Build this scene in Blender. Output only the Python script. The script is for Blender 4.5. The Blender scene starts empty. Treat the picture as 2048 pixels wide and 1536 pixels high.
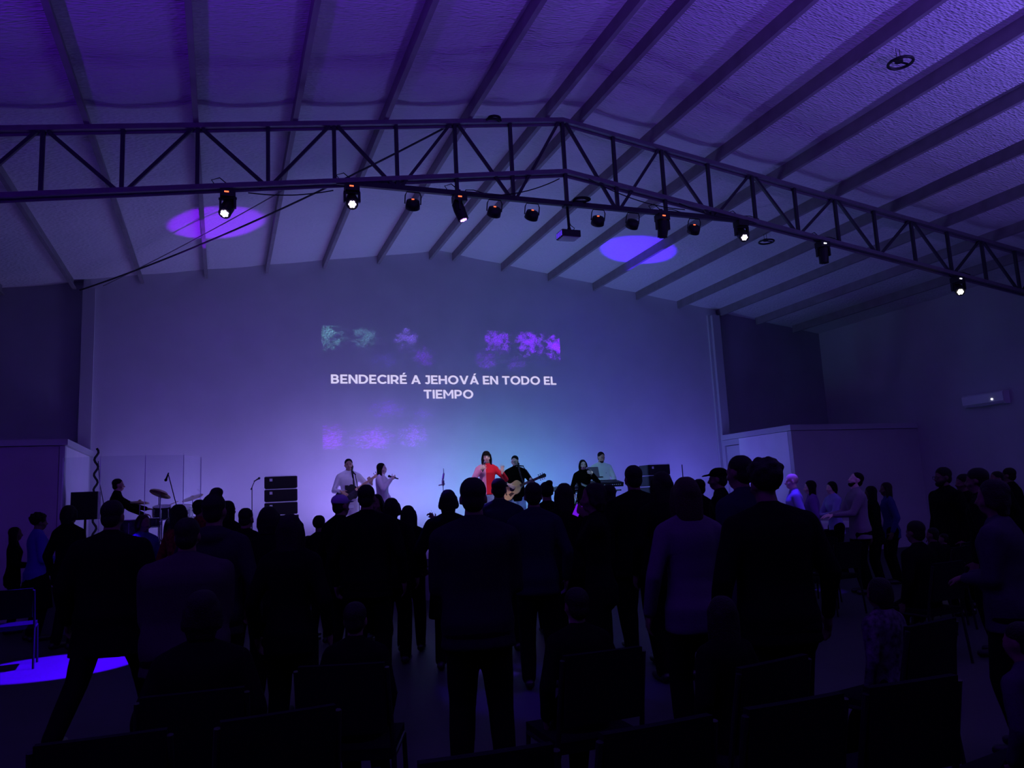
import bpy, bmesh, math, random
import numpy as np
from mathutils import Vector, Matrix, noise
random.seed(7)
SC = bpy.context.scene
COL = SC.collection
PI = math.pi
V = Vector

# ------------------------------------------------------------------ camera
cam_d = bpy.data.cameras.new('camera'); cam = bpy.data.objects.new('camera', cam_d); COL.objects.link(cam)
yaw, pitch, roll, FPX = 0.3613117, 0.1474086, -0.0493422, 1551.203
f = V((math.sin(yaw)*math.cos(pitch), math.cos(yaw)*math.cos(pitch), math.sin(pitch)))
r = V((math.cos(yaw), -math.sin(yaw), 0)); u = r.cross(f)
r2 = math.cos(roll)*r + math.sin(roll)*u; u2 = -math.sin(roll)*r + math.cos(roll)*u
M = Matrix((r2, u2, -f)).transposed().to_4x4(); M.translation = V((0, 0, 1.6))
cam.matrix_world = M
cam_d.sensor_width = 36; cam_d.sensor_fit = 'HORIZONTAL'; cam_d.lens = FPX/2048*36
cam_d.clip_start = .05; cam_d.clip_end = 100
SC.camera = cam
# ------------------------------------------------------------------ world, exposure
w = bpy.data.worlds.new('world'); SC.world = w; w.use_nodes = True
w.node_tree.nodes['Background'].inputs[0].default_value = (0.0, 0.0, 0.0, 1)
vs = SC.view_settings; vs.view_transform = 'Standard'; vs.look = 'None'; vs.exposure = 0; vs.gamma = 1
vs.use_curve_mapping = False
# ------------------------------------------------------------------ stage lamps (fixtures built below) and added fill lights
def spot(name, loc, target, color, power, angle, blend=.6, radius=.06):
    d = bpy.data.lights.new(name, 'SPOT'); o = bpy.data.objects.new(name, d); COL.objects.link(o)
    d.color = color; d.energy = power; d.spot_size = math.radians(angle); d.spot_blend = blend; d.shadow_soft_size = radius
    o.location = loc; o.rotation_euler = (V(target)-V(loc)).to_track_quat('-Z', 'Y').to_euler()
    return o
LAMPS = [
 # par cans over the tie bar
 ('par_lamp', (2.53, 10.42, 5.86), (2.2, 15.8, 1.2), (.40, .30, 1), 520, 62, 1),
 ('par_lamp', (3.76, 10.42, 5.84), (3.4, 15.8, 1.2), (.40, .36, 1), 560, 62, 1),
 ('par_lamp', (4.36, 10.42, 5.83), (4.9, 14.6, 2.1), (1, .62, .78), 1000, 15, .8),
 ('par_lamp', (3.76, 10.40, 5.82), (2.6, 15.2, 1.9), (.80, .66, 1), 420, 18, .8),  # extra beam at the same can, added to brighten the singers on the left
 ('par_lamp', (5.47, 10.42, 5.83), (6.1, 16.0, 1.2), (.14, .58, .56), 620, 54, 1),
 ('par_lamp', (6.08, 10.42, 5.86), (7.6, 16.0, 1.2), (.28, .80, .74), 380, 28, 1),
 ('par_lamp', (7.22, 10.42, 5.84), (9.6, 16.4, 1.2), (.12, .09, 1), 200, 66, 1),
 # moving heads
 ('moving_head_lamp', (0.05, 10.2, 5.40), (-1.72, 10.30, 0), (.05, 0, 1), 60000, 17, .12),
 ('moving_head_lamp', (1.66, 10.15, 5.45), (2.6, 6.5, 0), (.05, 0, 1), 500, 16, .2),
 ('moving_head_lamp', (3.25, 10.2, 5.50), (2.72, 8.12, 1.55), (.12, .04, 1), 2500, 5, .8),
 ('moving_head_lamp', (8.12, 10.15, 5.62), (8.3, 9.85, 1.6), (.08, .02, 1), 1500, 10, .4),
 ('moving_head_lamp', (12.9, 10.1, 5.05), (10.5, 7.5, 0), (1, .86, .62), 20, 40, .5),
 # heads standing on the stage floor, pointing up
 ('floor_head_lamp', (0.35, 15.3, 1.30), (-.13, 14.62, 7.1), (.22, .0, 1), 1500, 18, .25),
 ('floor_head_lamp', (8.75, 15.5, 1.30), (8.85, 14.85, 7.2), (.06, .0, 1), 3000, 17, .10),
 # added roof fill beside the camera, without fixtures, pointing up
 ('roof_fill_light', (-3.0, 0.8, 2.6), (-2.9, 1.9, 7.0), (.17, .01, 1), 3300, 126, 1),
 ('roof_fill_light', (4.5, 0.3, 2.6), (4.5, 1.6, 7.0), (.22, .07, 1), 2000, 126, 1),
 ('roof_fill_light', (11.5, 0.8, 2.6), (11.4, 2.2, 7.0), (.24, .16, 1), 2800, 126, 1),
]
for a in LAMPS: spot(*a[:6], blend=a[6])
# added fill bars on the stage floor, washing back wall and roof
BARS = [(-.6, (.32, .26, 1), 17), (1.1, (.32, .24, 1), 26), (2.7, (.38, .25, 1), 33), (4.3, (.28, .31, 1), 30), (6.0, (.13, .48, .76), 28), (7.6, (.13, .30, .95), 21), (9.3, (.19, .12, 1), 24), (11.0, (.17, .16, 1), 20)]
for x, col, p in BARS:
    d = bpy.data.lights.new('fill_bar_lamp', 'AREA'); o = bpy.data.objects.new('fill_bar_lamp', d); COL.objects.link(o)
    d.shape = 'RECTANGLE'; d.size = 1.0; d.size_y = .06; d.color = col; d.energy = p*1.18
    o.location = (x, 16.35, .93); o.rotation_euler = (V((x, 16.38, 4.2))-o.location).to_track_quat('-Z', 'Y').to_euler()

# ------------------------------------------------------------------ materials
def mat(name, col, rough=.7, metal=0, bump=0, bscale=40, var=0, vscale=6, emit=None, estr=1, trans=0, spec=.3, alpha=1):
    m = bpy.data.materials.new(name); m.use_nodes = True; nt = m.node_tree; b = nt.nodes['Principled BSDF']
    b.inputs['Base Color'].default_value = (*col, 1); b.inputs['Roughness'].default_value = rough
    b.inputs['Metallic'].default_value = metal; b.inputs['Specular IOR Level'].default_value = spec
    if trans: b.inputs['Transmission Weight'].default_value = trans
    if emit: b.inputs['Emission Color'].default_value = (*emit, 1); b.inputs['Emission Strength'].default_value = estr
    tc = nt.nodes.new('ShaderNodeTexCoord')
    if var:
        n = nt.nodes.new('ShaderNodeTexNoise'); n.inputs['Scale'].default_value = vscale; n.inputs['Detail'].default_value = 4
        nt.links.new(tc.outputs['Object'], n.inputs['Vector'])
        r_ = nt.nodes.new('ShaderNodeValToRGB'); nt.links.new(n.outputs['Fac'], r_.inputs[0])
        r_.color_ramp.elements[0].position = .3; r_.color_ramp.elements[1].position = .7
        r_.color_ramp.elements[0].color = (*[c*(1-var) for c in col], 1)
        r_.color_ramp.elements[1].color = (*[min(1, c*(1+var)) for c in col], 1)
        nt.links.new(r_.outputs[0], b.inputs['Base Color'])
    if bump:
        n = nt.nodes.new('ShaderNodeTexNoise'); n.inputs['Scale'].default_value = bscale; n.inputs['Detail'].default_value = 3
        nt.links.new(tc.outputs['Object'], n.inputs['Vector'])
        bp = nt.nodes.new('ShaderNodeBump'); bp.inputs['Strength'].default_value = bump; bp.inputs['Distance'].default_value = .02
        nt.links.new(n.outputs['Fac'], bp.inputs['Height']); nt.links.new(bp.outputs[0], b.inputs['Normal'])
    return m
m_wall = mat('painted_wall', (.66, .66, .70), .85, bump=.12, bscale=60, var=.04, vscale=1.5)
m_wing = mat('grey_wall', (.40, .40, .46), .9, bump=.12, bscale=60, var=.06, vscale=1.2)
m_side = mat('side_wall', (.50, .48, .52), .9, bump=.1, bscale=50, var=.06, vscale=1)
m_white = mat('white_panel', (.78, .76, .80), .75, bump=.05, var=.03, vscale=3)
m_trim = mat('trim_paint', (.50, .50, .54), .7)
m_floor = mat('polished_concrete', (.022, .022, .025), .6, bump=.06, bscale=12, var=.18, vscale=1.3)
m_stage = mat('stage_floor', (.62, .60, .64), .5, bump=.05, bscale=20, var=.08, vscale=2)
m_stagef = mat('stage_front', (.10, .10, .12), .7, var=.06)
m_steel = mat('truss_steel', (.045, .04, .055), .5, .3, var=.1, vscale=9)
m_chord_lit = mat('chord_steel_lit', (.17, .16, .19), .5, .3, var=.1, vscale=9)  # truss steel lightened to stand for stage light on the chord undersides
m_purl = mat('purlin_paint', (.25, .225, .25), .6, .1, var=.12, vscale=4)
m_black = mat('black_plastic', (.012, .012, .014), .5, spec=.4)
m_blackm = mat('black_metal', (.015, .015, .018), .4, .5)
m_chrome = mat('chrome', (.75, .75, .78), .18, 1)
m_grille = mat('speaker_grille', (.018, .014, .018), .75, bump=.6, bscale=400)
m_cable = mat('black_rubber', (.01, .01, .012), .6)
m_wood = mat('spruce_top', (.80, .50, .22), .4, var=.1, vscale=14)
m_maple = mat('maple_neck', (.72, .46, .27), .45, var=.08, vscale=20)
m_rose = mat('rosewood', (.10, .05, .03), .5, var=.2, vscale=30)
m_ac = mat('ac_plastic', (.75, .75, .78), .4)
m_cymbal = mat('cymbal_bronze', (.65, .50, .25), .42, 1)
m_drum = mat('drum_shell', (.05, .05, .06), .25, var=.3, vscale=20)
m_head = mat('drum_head', (.7, .7, .7), .5)
def emis(name, col, s):
    m = bpy.data.materials.new(name); m.use_nodes = True; nt = m.node_tree; nt.nodes.clear()
    e = nt.nodes.new('ShaderNodeEmission'); e.inputs[0].default_value = (*col, 1); e.inputs[1].default_value = s
    o = nt.nodes.new('ShaderNodeOutputMaterial'); nt.links.new(e.outputs[0], o.inputs[0]); return m
m_led = emis('led_blue_white', (.72, .55, 1), 14); m_ledw = emis('led_warm_white', (1, .93, .75), 45)
m_ledv = emis('led_violet', (.55, .2, 1), 6)
m_red = emis('display_red', (1, .13, .05), 2.2); m_disp = emis('display_white', (.8, .8, 1), 5)
m_ledoff = mat('lens_off', (.05, .05, .07), .15, spec=.6)
m_logo = emis('laptop_logo_light', (1, 1, 1), 1.5)

# ------------------------------------------------------------------ mesh helpers
class MB:
    def __init__(s): s.bm = bmesh.new()
    def _faces(s, rings, cap=True, loop=True):
        vr = [[s.bm.verts.new(p) for p in ring] for ring in rings]
        n = len(vr[0])
        for a, b in zip(vr, vr[1:]):
            for i in range(n if loop else n-1):
                j = (i+1) % n
                try: s.bm.faces.new((a[i], a[j], b[j], b[i]))
                except ValueError: pass
        if cap and n > 2:
            s.bm.faces.new(list(reversed(vr[0]))); s.bm.faces.new(vr[-1])
        return s
    def box(s, c, size, rot=None):
        x, y, z = [k/2 for k in size]; R = rot or Matrix.Identity(3); c = V(c)
        q = [(-x,-y),(x,-y),(x,y),(-x,y)]
        return s._faces([[c+R@V((a,b,zz)) for a,b in q] for zz in (-z, z)])
    def bbox(s, a, b): 
        a, b = V(a), V(b); return s.box((a+b)/2, [abs(k) for k in (b-a)])
    def bar(s, a, b, w, h=None, upv=(0,0,1)):
        a, b = V(a), V(b); h = h or w; d = (b-a).normalized(); U = V(upv)
        if abs(d.dot(U)) > .99: U = V((0,1,0))
        X = d.cross(U).normalized(); Y = X.cross(d).normalized()
        q = [(-w/2,-h/2),(w/2,-h/2),(w/2,h/2),(-w/2,h/2)]
        return s._faces([[p+X*i+Y*j for i,j in q] for p in (a,b)])
    def tube(s, pts, rad, n=8, cap=True, closed=False):
        pts = [V(p) for p in pts]; rings = []; prev = None
        rs = rad if isinstance(rad, (list, tuple)) else [rad]*len(pts)
        for i, p in enumerate(pts):
            if closed: d = pts[(i+1) % len(pts)]-pts[i-1]
            else: d = pts[min(i+1, len(pts)-1)]-pts[max(i-1, 0)]
            d.normalize()
            if prev is None:
                X = d.orthogonal().normalized()
            else:
                X = (prev-d*prev.dot(d)); X = X.normalized() if X.length > 1e-6 else d.orthogonal().normalized()
            prev = X; Y = d.cross(X)
            rings.append([p+(X*math.cos(2*PI*k/n)+Y*math.sin(2*PI*k/n))*rs[i] for k in range(n)])
        if closed:
            vr = [[s.bm.verts.new(p) for p in ring] for ring in rings]
            for a, b in zip(vr, vr[1:]+vr[:1]):
                for i in range(n): s.bm.faces.new((a[i], a[(i+1)%n], b[(i+1)%n], b[i]))
            return s
        return s._faces(rings, cap)
    def cap(s, a, ra, b, rb, n=10):       # tapered capsule with round ends
        a, b = V(a), V(b); d = b-a
        if d.length < 1e-5: d = V((0,0,1e-3)); b = a+d
        d.normalize(); P = []; R = []
        for k in range(1, 4): t = k*PI/8; P.append(a-d*ra*math.cos(t)); R.append(ra*math.sin(t))
        P.append(a); R.append(ra); P.append(b); R.append(rb)
        for k in (3, 2, 1): t = k*PI/8; P.append(b+d*rb*math.cos(t)); R.append(rb*math.sin(t))
        X = d.orthogonal().normalized(); Y = d.cross(X)
        return s._faces([[p+(X*math.cos(2*PI*k/n)+Y*math.sin(2*PI*k/n))*q for k in range(n)] for p, q in zip(P, R)])
    def ell(s, c, rad, rot=None, n=16, m=10):
        c = V(c); R = rot or Matrix.Identity(3); rings = []
        for i in range(1, m):
            t = PI*i/m
            rings.append([c+R@V((rad[0]*math.sin(t)*math.cos(2*PI*k/n), rad[1]*math.sin(t)*math.sin(2*PI*k/n), -rad[2]*math.cos(t))) for k in range(n)])
        return s._faces(rings)
    def loft(s, secs, n=20, tilt=None):      # secs: (x, y, z, rx, ry)
        rings = [[V((x+rx*math.copysign(abs(math.cos(2*PI*k/n))**.85, math.cos(2*PI*k/n)), y+ry*math.copysign(abs(math.sin(2*PI*k/n))**.85, math.sin(2*PI*k/n)), z)) for k in range(n)] for x,y,z,rx,ry in secs]
        return s._faces(rings)
    def lathe(s, c, prof, n=24, rot=None):   # prof: (r, z)
        c = V(c); R = rot or Matrix.Identity(3)
        return s._faces([[c+R@V((rr*math.cos(2*PI*k/n), rr*math.sin(2*PI*k/n), z)) for k in range(n)] for rr, z in prof])
    def poly(s, pts, depth, R=None, o=(0,0,0)):   # 2d outline extruded along local z
        R = R or Matrix.Identity(3); o = V(o)
        return s._faces([[o+R@V((x, y, z)) for x, y in pts] for z in (-depth/2, depth/2)])
    def torus(s, c, Rr, rr, rot=None, n=32, m=8):
        c = V(c); R = rot or Matrix.Identity(3)
        return s.tube([c+R@V((Rr*math.cos(2*PI*k/n), Rr*math.sin(2*PI*k/n), 0)) for k in range(n)], rr, m, closed=True)
    def mesh(s, name, m, smooth=False):
        bmesh.ops.recalc_face_normals(s.bm, faces=s.bm.faces)
        me = bpy.data.meshes.new(name); s.bm.to_mesh(me); s.bm.free(); me.materials.append(m)
        if smooth: me.shade_smooth()
        return me
    def build(s, name, m, parent=None, smooth=False, loc=None):
        o = bpy.data.objects.new(name, s.mesh(name, m, smooth)); COL.objects.link(o)
        if parent: o.parent = parent
        if loc: o.location = loc
        return o
def tag(o, label, cat, group=None):
    o['label'] = label; o['category'] = cat
    if group: o['group'] = group
    return o
def empty(name, loc=(0,0,0), rz=0, label=None, cat=None, group=None):
    o = bpy.data.objects.new(name, None); COL.objects.link(o); o.location = loc; o.rotation_euler = (0,0,rz); o.empty_display_size = .1
    if label: tag(o, label, cat, group)
    return o
def struct(o): o['kind'] = 'structure'; return o
def rotm(ax, ang): return Matrix.Rotation(ang, 3, ax)
def copy_tree(o, loc, rz=None, label=None):
    c = o.copy(); COL.objects.link(c); c.location = loc
    if rz is not None: c.rotation_euler = (0, 0, rz)
    if label: c['label'] = label
    for ch in list(o.children):
        k = ch.copy(); COL.objects.link(k); k.parent = c
        for g in list(ch.children):
            q = g.copy(); COL.objects.link(q); q.parent = k
    return c

# ------------------------------------------------------------------ room shell
XR0, ZR0, SL = 4.94, 7.44, .148          # ridge position, purlin underside, roof slope
XL, XRW, YB, YF = -6.44, 16.32, -6.0, 17.5
def zp(x): return ZR0-SL*abs(x-XR0)
def zc(x): return zp(x)+.20
# ceiling: insulation blanket sagging between the frames
bm = bmesh.new()
xs = [XL+(XR0-XL)*i/90 for i in range(91)]+[XR0+(XRW-XR0)*i/90 for i in range(1, 91)]
pur = [XR0-.29-1.254*k for k in range(9)]+[XR0+.29+1.254*k for k in range(9)]
ys = [YB+(YF+.2-YB)*j/150 for j in range(151)]
seam = [10.3, 5.0, -.3]
grid = []
for y in ys:
    row = []
    for x in xs:
        d = min(abs(x-q) for q in pur); bulge = .035*min(1, d/.5)
        sag = 0
        for s_ in seam:
            t = y-(s_-.45)
            if -.7 < t < 0: sag = max(sag, .06*(1+t/.7))
            elif 0 <= t < .5: sag = max(sag, .06*(1-t/.5))
        wr = noise.noise(V((x*1.1, y*2.3, 0)))*.018+noise.noise(V((x*3, y*7, 3)))*.007
        row.append(bm.verts.new((x, y, zc(x)-bulge*.4-sag*min(1, d/.3)+wr*min(1, d/.3))))
    grid.append(row)
for a, b in zip(grid, grid[1:]):
    for i in range(len(xs)-1): bm.faces.new((a[i], b[i], b[i+1], a[i+1]))
top = [bm.verts.new((x, y, zc(XR0)+.5)) for x, y in ((XL,YB),(XRW,YB),(XRW,YF+.2),(XL,YF+.2))]
bm.faces.new(top)
me = bpy.data.meshes.new('ceiling'); bm.to_mesh(me); bm.free(); me.shade_smooth()
m_ceil = mat('insulation_blanket', (.62, .60, .64), .6, spec=.35)
nt = m_ceil.node_tree; b = nt.nodes['Principled BSDF']; tc = nt.nodes.new('ShaderNodeTexCoord')
mp = nt.nodes.new('ShaderNodeMapping'); mp.inputs['Scale'].default_value = (9, 26, 9); nt.links.new(tc.outputs['Object'], mp.inputs[0])
vo = nt.nodes.new('ShaderNodeTexVoronoi'); vo.inputs['Scale'].default_value = 1.6; nt.links.new(mp.outputs[0], vo.inputs['Vector'])
no = nt.nodes.new('ShaderNodeTexNoise'); no.inputs['Scale'].default_value = .5; no.inputs['Detail'].default_value = 6; nt.links.new(mp.outputs[0], no.inputs['Vector'])
ad = nt.nodes.new('ShaderNodeMath'); ad.operation = 'ADD'; nt.links.new(vo.outputs['Distance'], ad.inputs[0]); nt.links.new(no.outputs['Fac'], ad.inputs[1])
bp = nt.nodes.new('ShaderNodeBump'); bp.inputs['Strength'].default_value = .6; bp.inputs['Distance'].default_value = .03
nt.links.new(ad.outputs[0], bp.inputs['Height']); nt.links.new(bp.outputs[0], b.inputs['Normal'])
me.materials.append(m_ceil); o = bpy.data.objects.new('ceiling', me); COL.objects.link(o); struct(o)

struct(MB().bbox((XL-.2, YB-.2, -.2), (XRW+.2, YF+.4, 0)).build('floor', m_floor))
def gable(name, x0, x1, y0, y1, m, z0=0):
    pts = [(x0, z0), (x1, z0), (x1, zc(x1)+.12)]
    if x0 < XR0 < x1: pts.append((XR0, zc(XR0)+.12))
    pts.append((x0, zc(x0)+.12))
    b_ = MB(); b_._faces([[V((x, y, z)) for x, z in pts] for y in (y0, y1)]); return struct(b_.build(name, m))
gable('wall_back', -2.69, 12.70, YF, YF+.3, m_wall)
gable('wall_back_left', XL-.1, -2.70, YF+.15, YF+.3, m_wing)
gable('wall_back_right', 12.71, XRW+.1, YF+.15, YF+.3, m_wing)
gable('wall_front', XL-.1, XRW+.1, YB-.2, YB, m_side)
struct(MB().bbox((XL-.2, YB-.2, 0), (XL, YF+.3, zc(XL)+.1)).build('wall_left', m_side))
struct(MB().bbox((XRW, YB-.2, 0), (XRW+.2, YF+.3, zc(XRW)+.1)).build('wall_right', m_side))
# pilasters at the ends of the bright back wall
struct(MB().bbox((-2.69, YF-.07, 0), (-2.46, YF-.002, zp(-2.6)-.02)).build('trim_1', m_trim))
struct(MB().bbox((12.38, YF-.07, 0), (12.46, YF-.002, zp(12.5)-.02)).bbox((12.46, YF-.16, 0), (12.70, YF-.002, zp(12.6)-.02)).build('trim_2', m_trim))
# right corner room
YP = 14.65
struct(MB().bbox((12.42, YP, 0), (XRW-.001, YP+.12, 2.86)).build('wall_partition_right_front', m_side))
struct(MB().bbox((12.42, YP+.13, 0), (12.54, 16.63, 2.86)).build('wall_partition_right_side', m_white))
struct(MB().bbox((12.42, 16.64, 2.72), (12.54, YF-.17, 2.86)).bbox((12.42, 17.24, 0), (12.54, YF-.17, 2.72)).build('wall_partition_right_lintel', m_trim))
struct(MB().bbox((12.46, 16.65, .0), (12.51, 17.23, 2.70)).build('door_1', m_trim))
struct(MB().bbox((12.38, YP-.04, 2.87), (XRW-.001, YP+.16, 3.0)).bbox((12.38, YP+.16, 2.87), (12.60, YF-.17, 3.0)).build('trim_3', m_trim))
# left corner room
struct(MB().bbox((XL+.001, YP, 0), (-2.53, YP+.12, 2.84)).build('wall_partition_left_front', m_side))
struct(MB().bbox((-2.57, YP+.13, 0), (-2.45, YF-.08, 2.84)).build('wall_partition_left_side', m_white))
struct(MB().bbox((-2.52, YP-.01, 0), (-2.44, YP+.12, 2.84)).build('trim_4', m_trim))
struct(MB().bbox((XL+.001, YP-.04, 2.85), (-2.40, YP+.16, 2.95)).bbox((-2.62, YP+.16, 2.85), (-2.40, YF-.08, 2.95)).build('trim_5', m_trim))
# stage
ST = .8
struct(MB().bbox((-2.44, 13.0, ST-.12), (12.41, YF-.17, ST)).build('floor_stage', m_stage))
struct(MB().bbox((-2.44, 13.03, 0), (12.41, 13.09, ST-.12)).build('wall_stage_front', m_stagef))

# ------------------------------------------------------------------ roof purlins
for i, x in enumerate(sorted(pur)):
    z = zp(x); s_ = -1 if x < XR0 else 1
    me = MB()
    me.bbox((x-.012, YB+.02, z), (x+.012, YF-.005, z+.20)).bbox((x+.0121, YB+.02, z), (x+.055, YF-.005, z+.012)).bbox((x+.045, YB+.02, z+.012), (x+.055, YF-.005, z+.035))
    side = 'left' if x < XR0 else 'right'
    k = abs(round((abs(x-XR0)-.29)/1.254))
    word = ['next to the ridge', 'second from the ridge', 'third from the ridge', 'fourth from the ridge', 'fifth from the ridge', 'sixth from the ridge', 'seventh from the ridge', 'eighth from the ridge', 'beside the side wall'][k]
    tag(me.build('roof_purlin', m_purl), 'grey steel purlin on the %s roof slope, %s' % (side, word), 'beam', 'steel purlins running under the insulated roof')

# ------------------------------------------------------------------ roof truss
YT = 10.3
tr = empty('roof_truss', (XR0, YT, 6.0), 0, 'dark steel truss spanning the hall below the ridge, carrying the stage lights', 'truss')
def chord(name, x0, z0, x1, z1, parent):
    dz = (z1-z0)/(x1-x0)
    def beam(y0, y1, a, b_):
        bb = MB(); q = [[V((x-XR0, y, z+c-6.0)) for y, c in ((y0, a), (y1, a), (y1, b_), (y0, b_))] for x, z in ((x0, z0), (x1, z1))]
        return q
    m_ = MB(); m_._faces(beam(-.05, .05, -.025, .04)); m_._faces(beam(.038, .05, -.06, -.024)); m_.build(name, m_chord_lit, parent)
xl, xr = XL+.02, XRW-.02
chord('top_chord', xl, zp(xl)-.045, XR0, ZR0-.045, tr); chord('top_chord', XR0, ZR0-.045, xr, zp(xr)-.045, tr)
DB = .86
chord('bottom_chord', xl, zp(xl)-DB-.03, XR0, ZR0-DB-.03, tr); chord('bottom_chord', XR0, ZR0-DB-.03, xr, zp(xr)-DB-.03, tr)
ZTIE = 6.04
MB().bar((1.45-XR0, 0, ZTIE-6.0), (8.45-XR0, 0, ZTIE-6.0), .06, .075).build('tie_bar', m_steel, tr)
STEP = .877
def zbot(x):
    z = zp(x)-DB-.03
    return ZTIE if abs(x-XR0) < 3.3 else z
for sd in (-1, 1):
    for k in range(0, 14):
        x = XR0+sd*STEP*k
        if x < xl+.1 or x > xr-.1 or (k == 0 and sd == 1): continue
        MB().bar((x-XR0, 0, zbot(x)-6.0), (x-XR0, 0, zp(x)-6.06), .05, .05, (0,1,0)).build('strut', m_steel, tr)
    for k in range(0, 13):
        xa, xb = XR0+sd*STEP*k, XR0+sd*STEP*(k+1)
        if xb < xl+.05 or xb > xr-.05: continue
        if k % 2 == 0: p0, p1 = (xa+sd*.06, zp(xa)-.07), (xb-sd*.04, zbot(xb))
        else: p0, p1 = (xa+sd*.04, zbot(xa)), (xb-sd*.06, zp(xb)-.07)
        MB().bar((p0[0]-XR0, 0.0, p0[1]-6), (p1[0]-XR0, 0, p1[1]-6), .042, .042, (0,1,0)).build('brace', m_steel, tr)
# sagging roof cables
def sagline(a, b, sag, n=24):
    a, b = V(a), V(b); return [a.lerp(b, t/n)-V((0,0,sag*4*(t/n)*(1-t/n))) for t in range(n+1)]
tag(MB().tube(sagline((-2.72, 17.3, 6.22), (3.10, 10.36, 7.10), .16), .017, 6).build('bracing_cable', m_steel), 'long bracing cable from the left pilaster head up to the truss', 'cable')
tag(MB().tube(sagline((-2.3, 17.3, 6.33), (1.0, 12.3, 6.75), .04), .010, 6).build('bracing_cable', m_purl), 'thin upper cable running under the left roof slope', 'cable')

# ------------------------------------------------------------------ projected lyrics and background picture
proj = empty('projected_lyrics', (2.08, YF-.004, 2.88), 0, 'white lyric text with faint violet picture patches projected on the back wall', 'projection')
def rect(x0, y0, x1, y1): return [(x0,y0),(x1,y0),(x1,y1),(x0,y1)]
def ring(cx, cy, ro, so, ri, si, a0, a1, n=14):
    out = []
    for i in range(n):
        a, b_ = [math.radians(a0+(a1-a0)*(i+j)/n) for j in (0, 1)]
        out.append([(cx+ro*math.cos(a), cy+so*math.sin(a)), (cx+ro*math.cos(b_), cy+so*math.sin(b_)), (cx+ri*math.cos(b_), cy+si*math.sin(b_)), (cx+ri*math.cos(a), cy+si*math.sin(a))])
    return out
G = {
 'B': (.76, [rect(0,0,.2,1), rect(.2,.82,.42,1), rect(.2,.42,.44,.59), rect(.2,0,.42,.18)]+ring(.42,.705,.28,.295,.09,.115,-90,90)+ring(.42,.295,.33,.295,.13,.115,-90,90)),
 'E': (.66, [rect(0,0,.2,1), rect(.2,.82,.66,1), rect(.2,.41,.6,.58), rect(.2,0,.68,.18)]),
 'N': (.86, [rect(0,0,.2,1), rect(.66,0,.86,1), [(.0,1),(.2,1),(.86,0),(.66,0)]]),
 'D': (.90, [rect(0,0,.2,1), rect(.2,.82,.4,1), rect(.2,0,.4,.18)]+ring(.4,.5,.5,.5,.29,.32,-90,90)),
 'C': (.88, ring(.53,.5,.53,.52,.32,.33,42,318,20)),
 'O': (1.08, ring(.54,.5,.54,.52,.33,.33,0,360,28)),
 'I': (.2, [rect(0,0,.2,1)]),
 'P': (.78, [rect(0,0,.2,1), rect(.2,.82,.42,1), rect(.2,.28,.42,.46)]+ring(.42,.64,.36,.36,.15,.18,-90,90)),
 'R': (.80, [rect(0,0,.2,1), rect(.2,.82,.42,1), rect(.2,.28,.42,.46), [(.34,.32),(.56,.36),(.80,0),(.57,0)]]+ring(.42,.64,.36,.36,.15,.18,-90,90)),
 'A': (.96, [[(0,0),(.215,0),(.585,1),(.375,1)], [(.745,0),(.96,0),(.585,1),(.375,1)], rect(.2,.21,.76,.37)]),
 'V': (.96, [[(0,1),(.215,1),(.585,0),(.375,0)], [(.745,1),(.96,1),(.585,0),(.375,0)]]),
 'J': (.49, [rect(.29,.26,.49,1), rect(.06,.82,.30,1)]+ring(.22,.27,.27,.29,.07,.11,205,360)),
 'H': (.86, [rect(0,0,.2,1), rect(.66,0,.86,1), rect(.2,.41,.66,.59)]),
 'T': (.80, [rect(.3,0,.5,1), rect(0,.82,.8,1)]),
 'L': (.62, [rect(0,0,.2,1), rect(.2,0,.62,.18)]),
 'M': (1.04, [rect(0,0,.19,1), rect(.85,0,1.04,1), [(0,1),(.2,1),(.6,.32),(.44,.32)], [(1.04,1),(.84,1),(.44,.32),(.6,.32)]]),
}
def lyric(s_, x0, x1, z0, hgt):
    tot = 0; pen = []
    for ch in s_:
        if ch == ' ': tot += .34; continue
        base = {'É': 'E', 'Á': 'A'}.get(ch, ch); pen.append((base, ch, tot)); tot += G[base][0]+.12
    tot -= .12; sc = (x1-x0)/tot; mb = None; last = -9
    for base, ch, px in pen:
        if px-last > .3 and mb: mb.build('lyric_word', m_text, proj); mb = None
        if mb is None: mb = MB()
        last = px+G[base][0]
        polys = list(G[base][1])
        if ch != base: cx = G[base][0]/2; polys.append([(cx-.07,1.07),(cx+.09,1.07),(cx+.24,1.27),(cx+.02,1.27)])
        for pl in polys:
            mb.bm.faces.new([mb.bm.verts.new((x0-2.08+(px+a)*sc, -.004, z0-2.88+b_*hgt)) for a, b_ in pl])
    mb.build('lyric_word', m_text, proj)
m_text = emis('projected_text_light', (.66, .60, .93), 1.0)
lyric('BENDECIRÉ A JEHOVÁ EN TODO EL', 2.28, 7.79, 4.365, .205)
lyric('TIEMPO', 4.40, 5.61, 4.022, .205)
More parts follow.
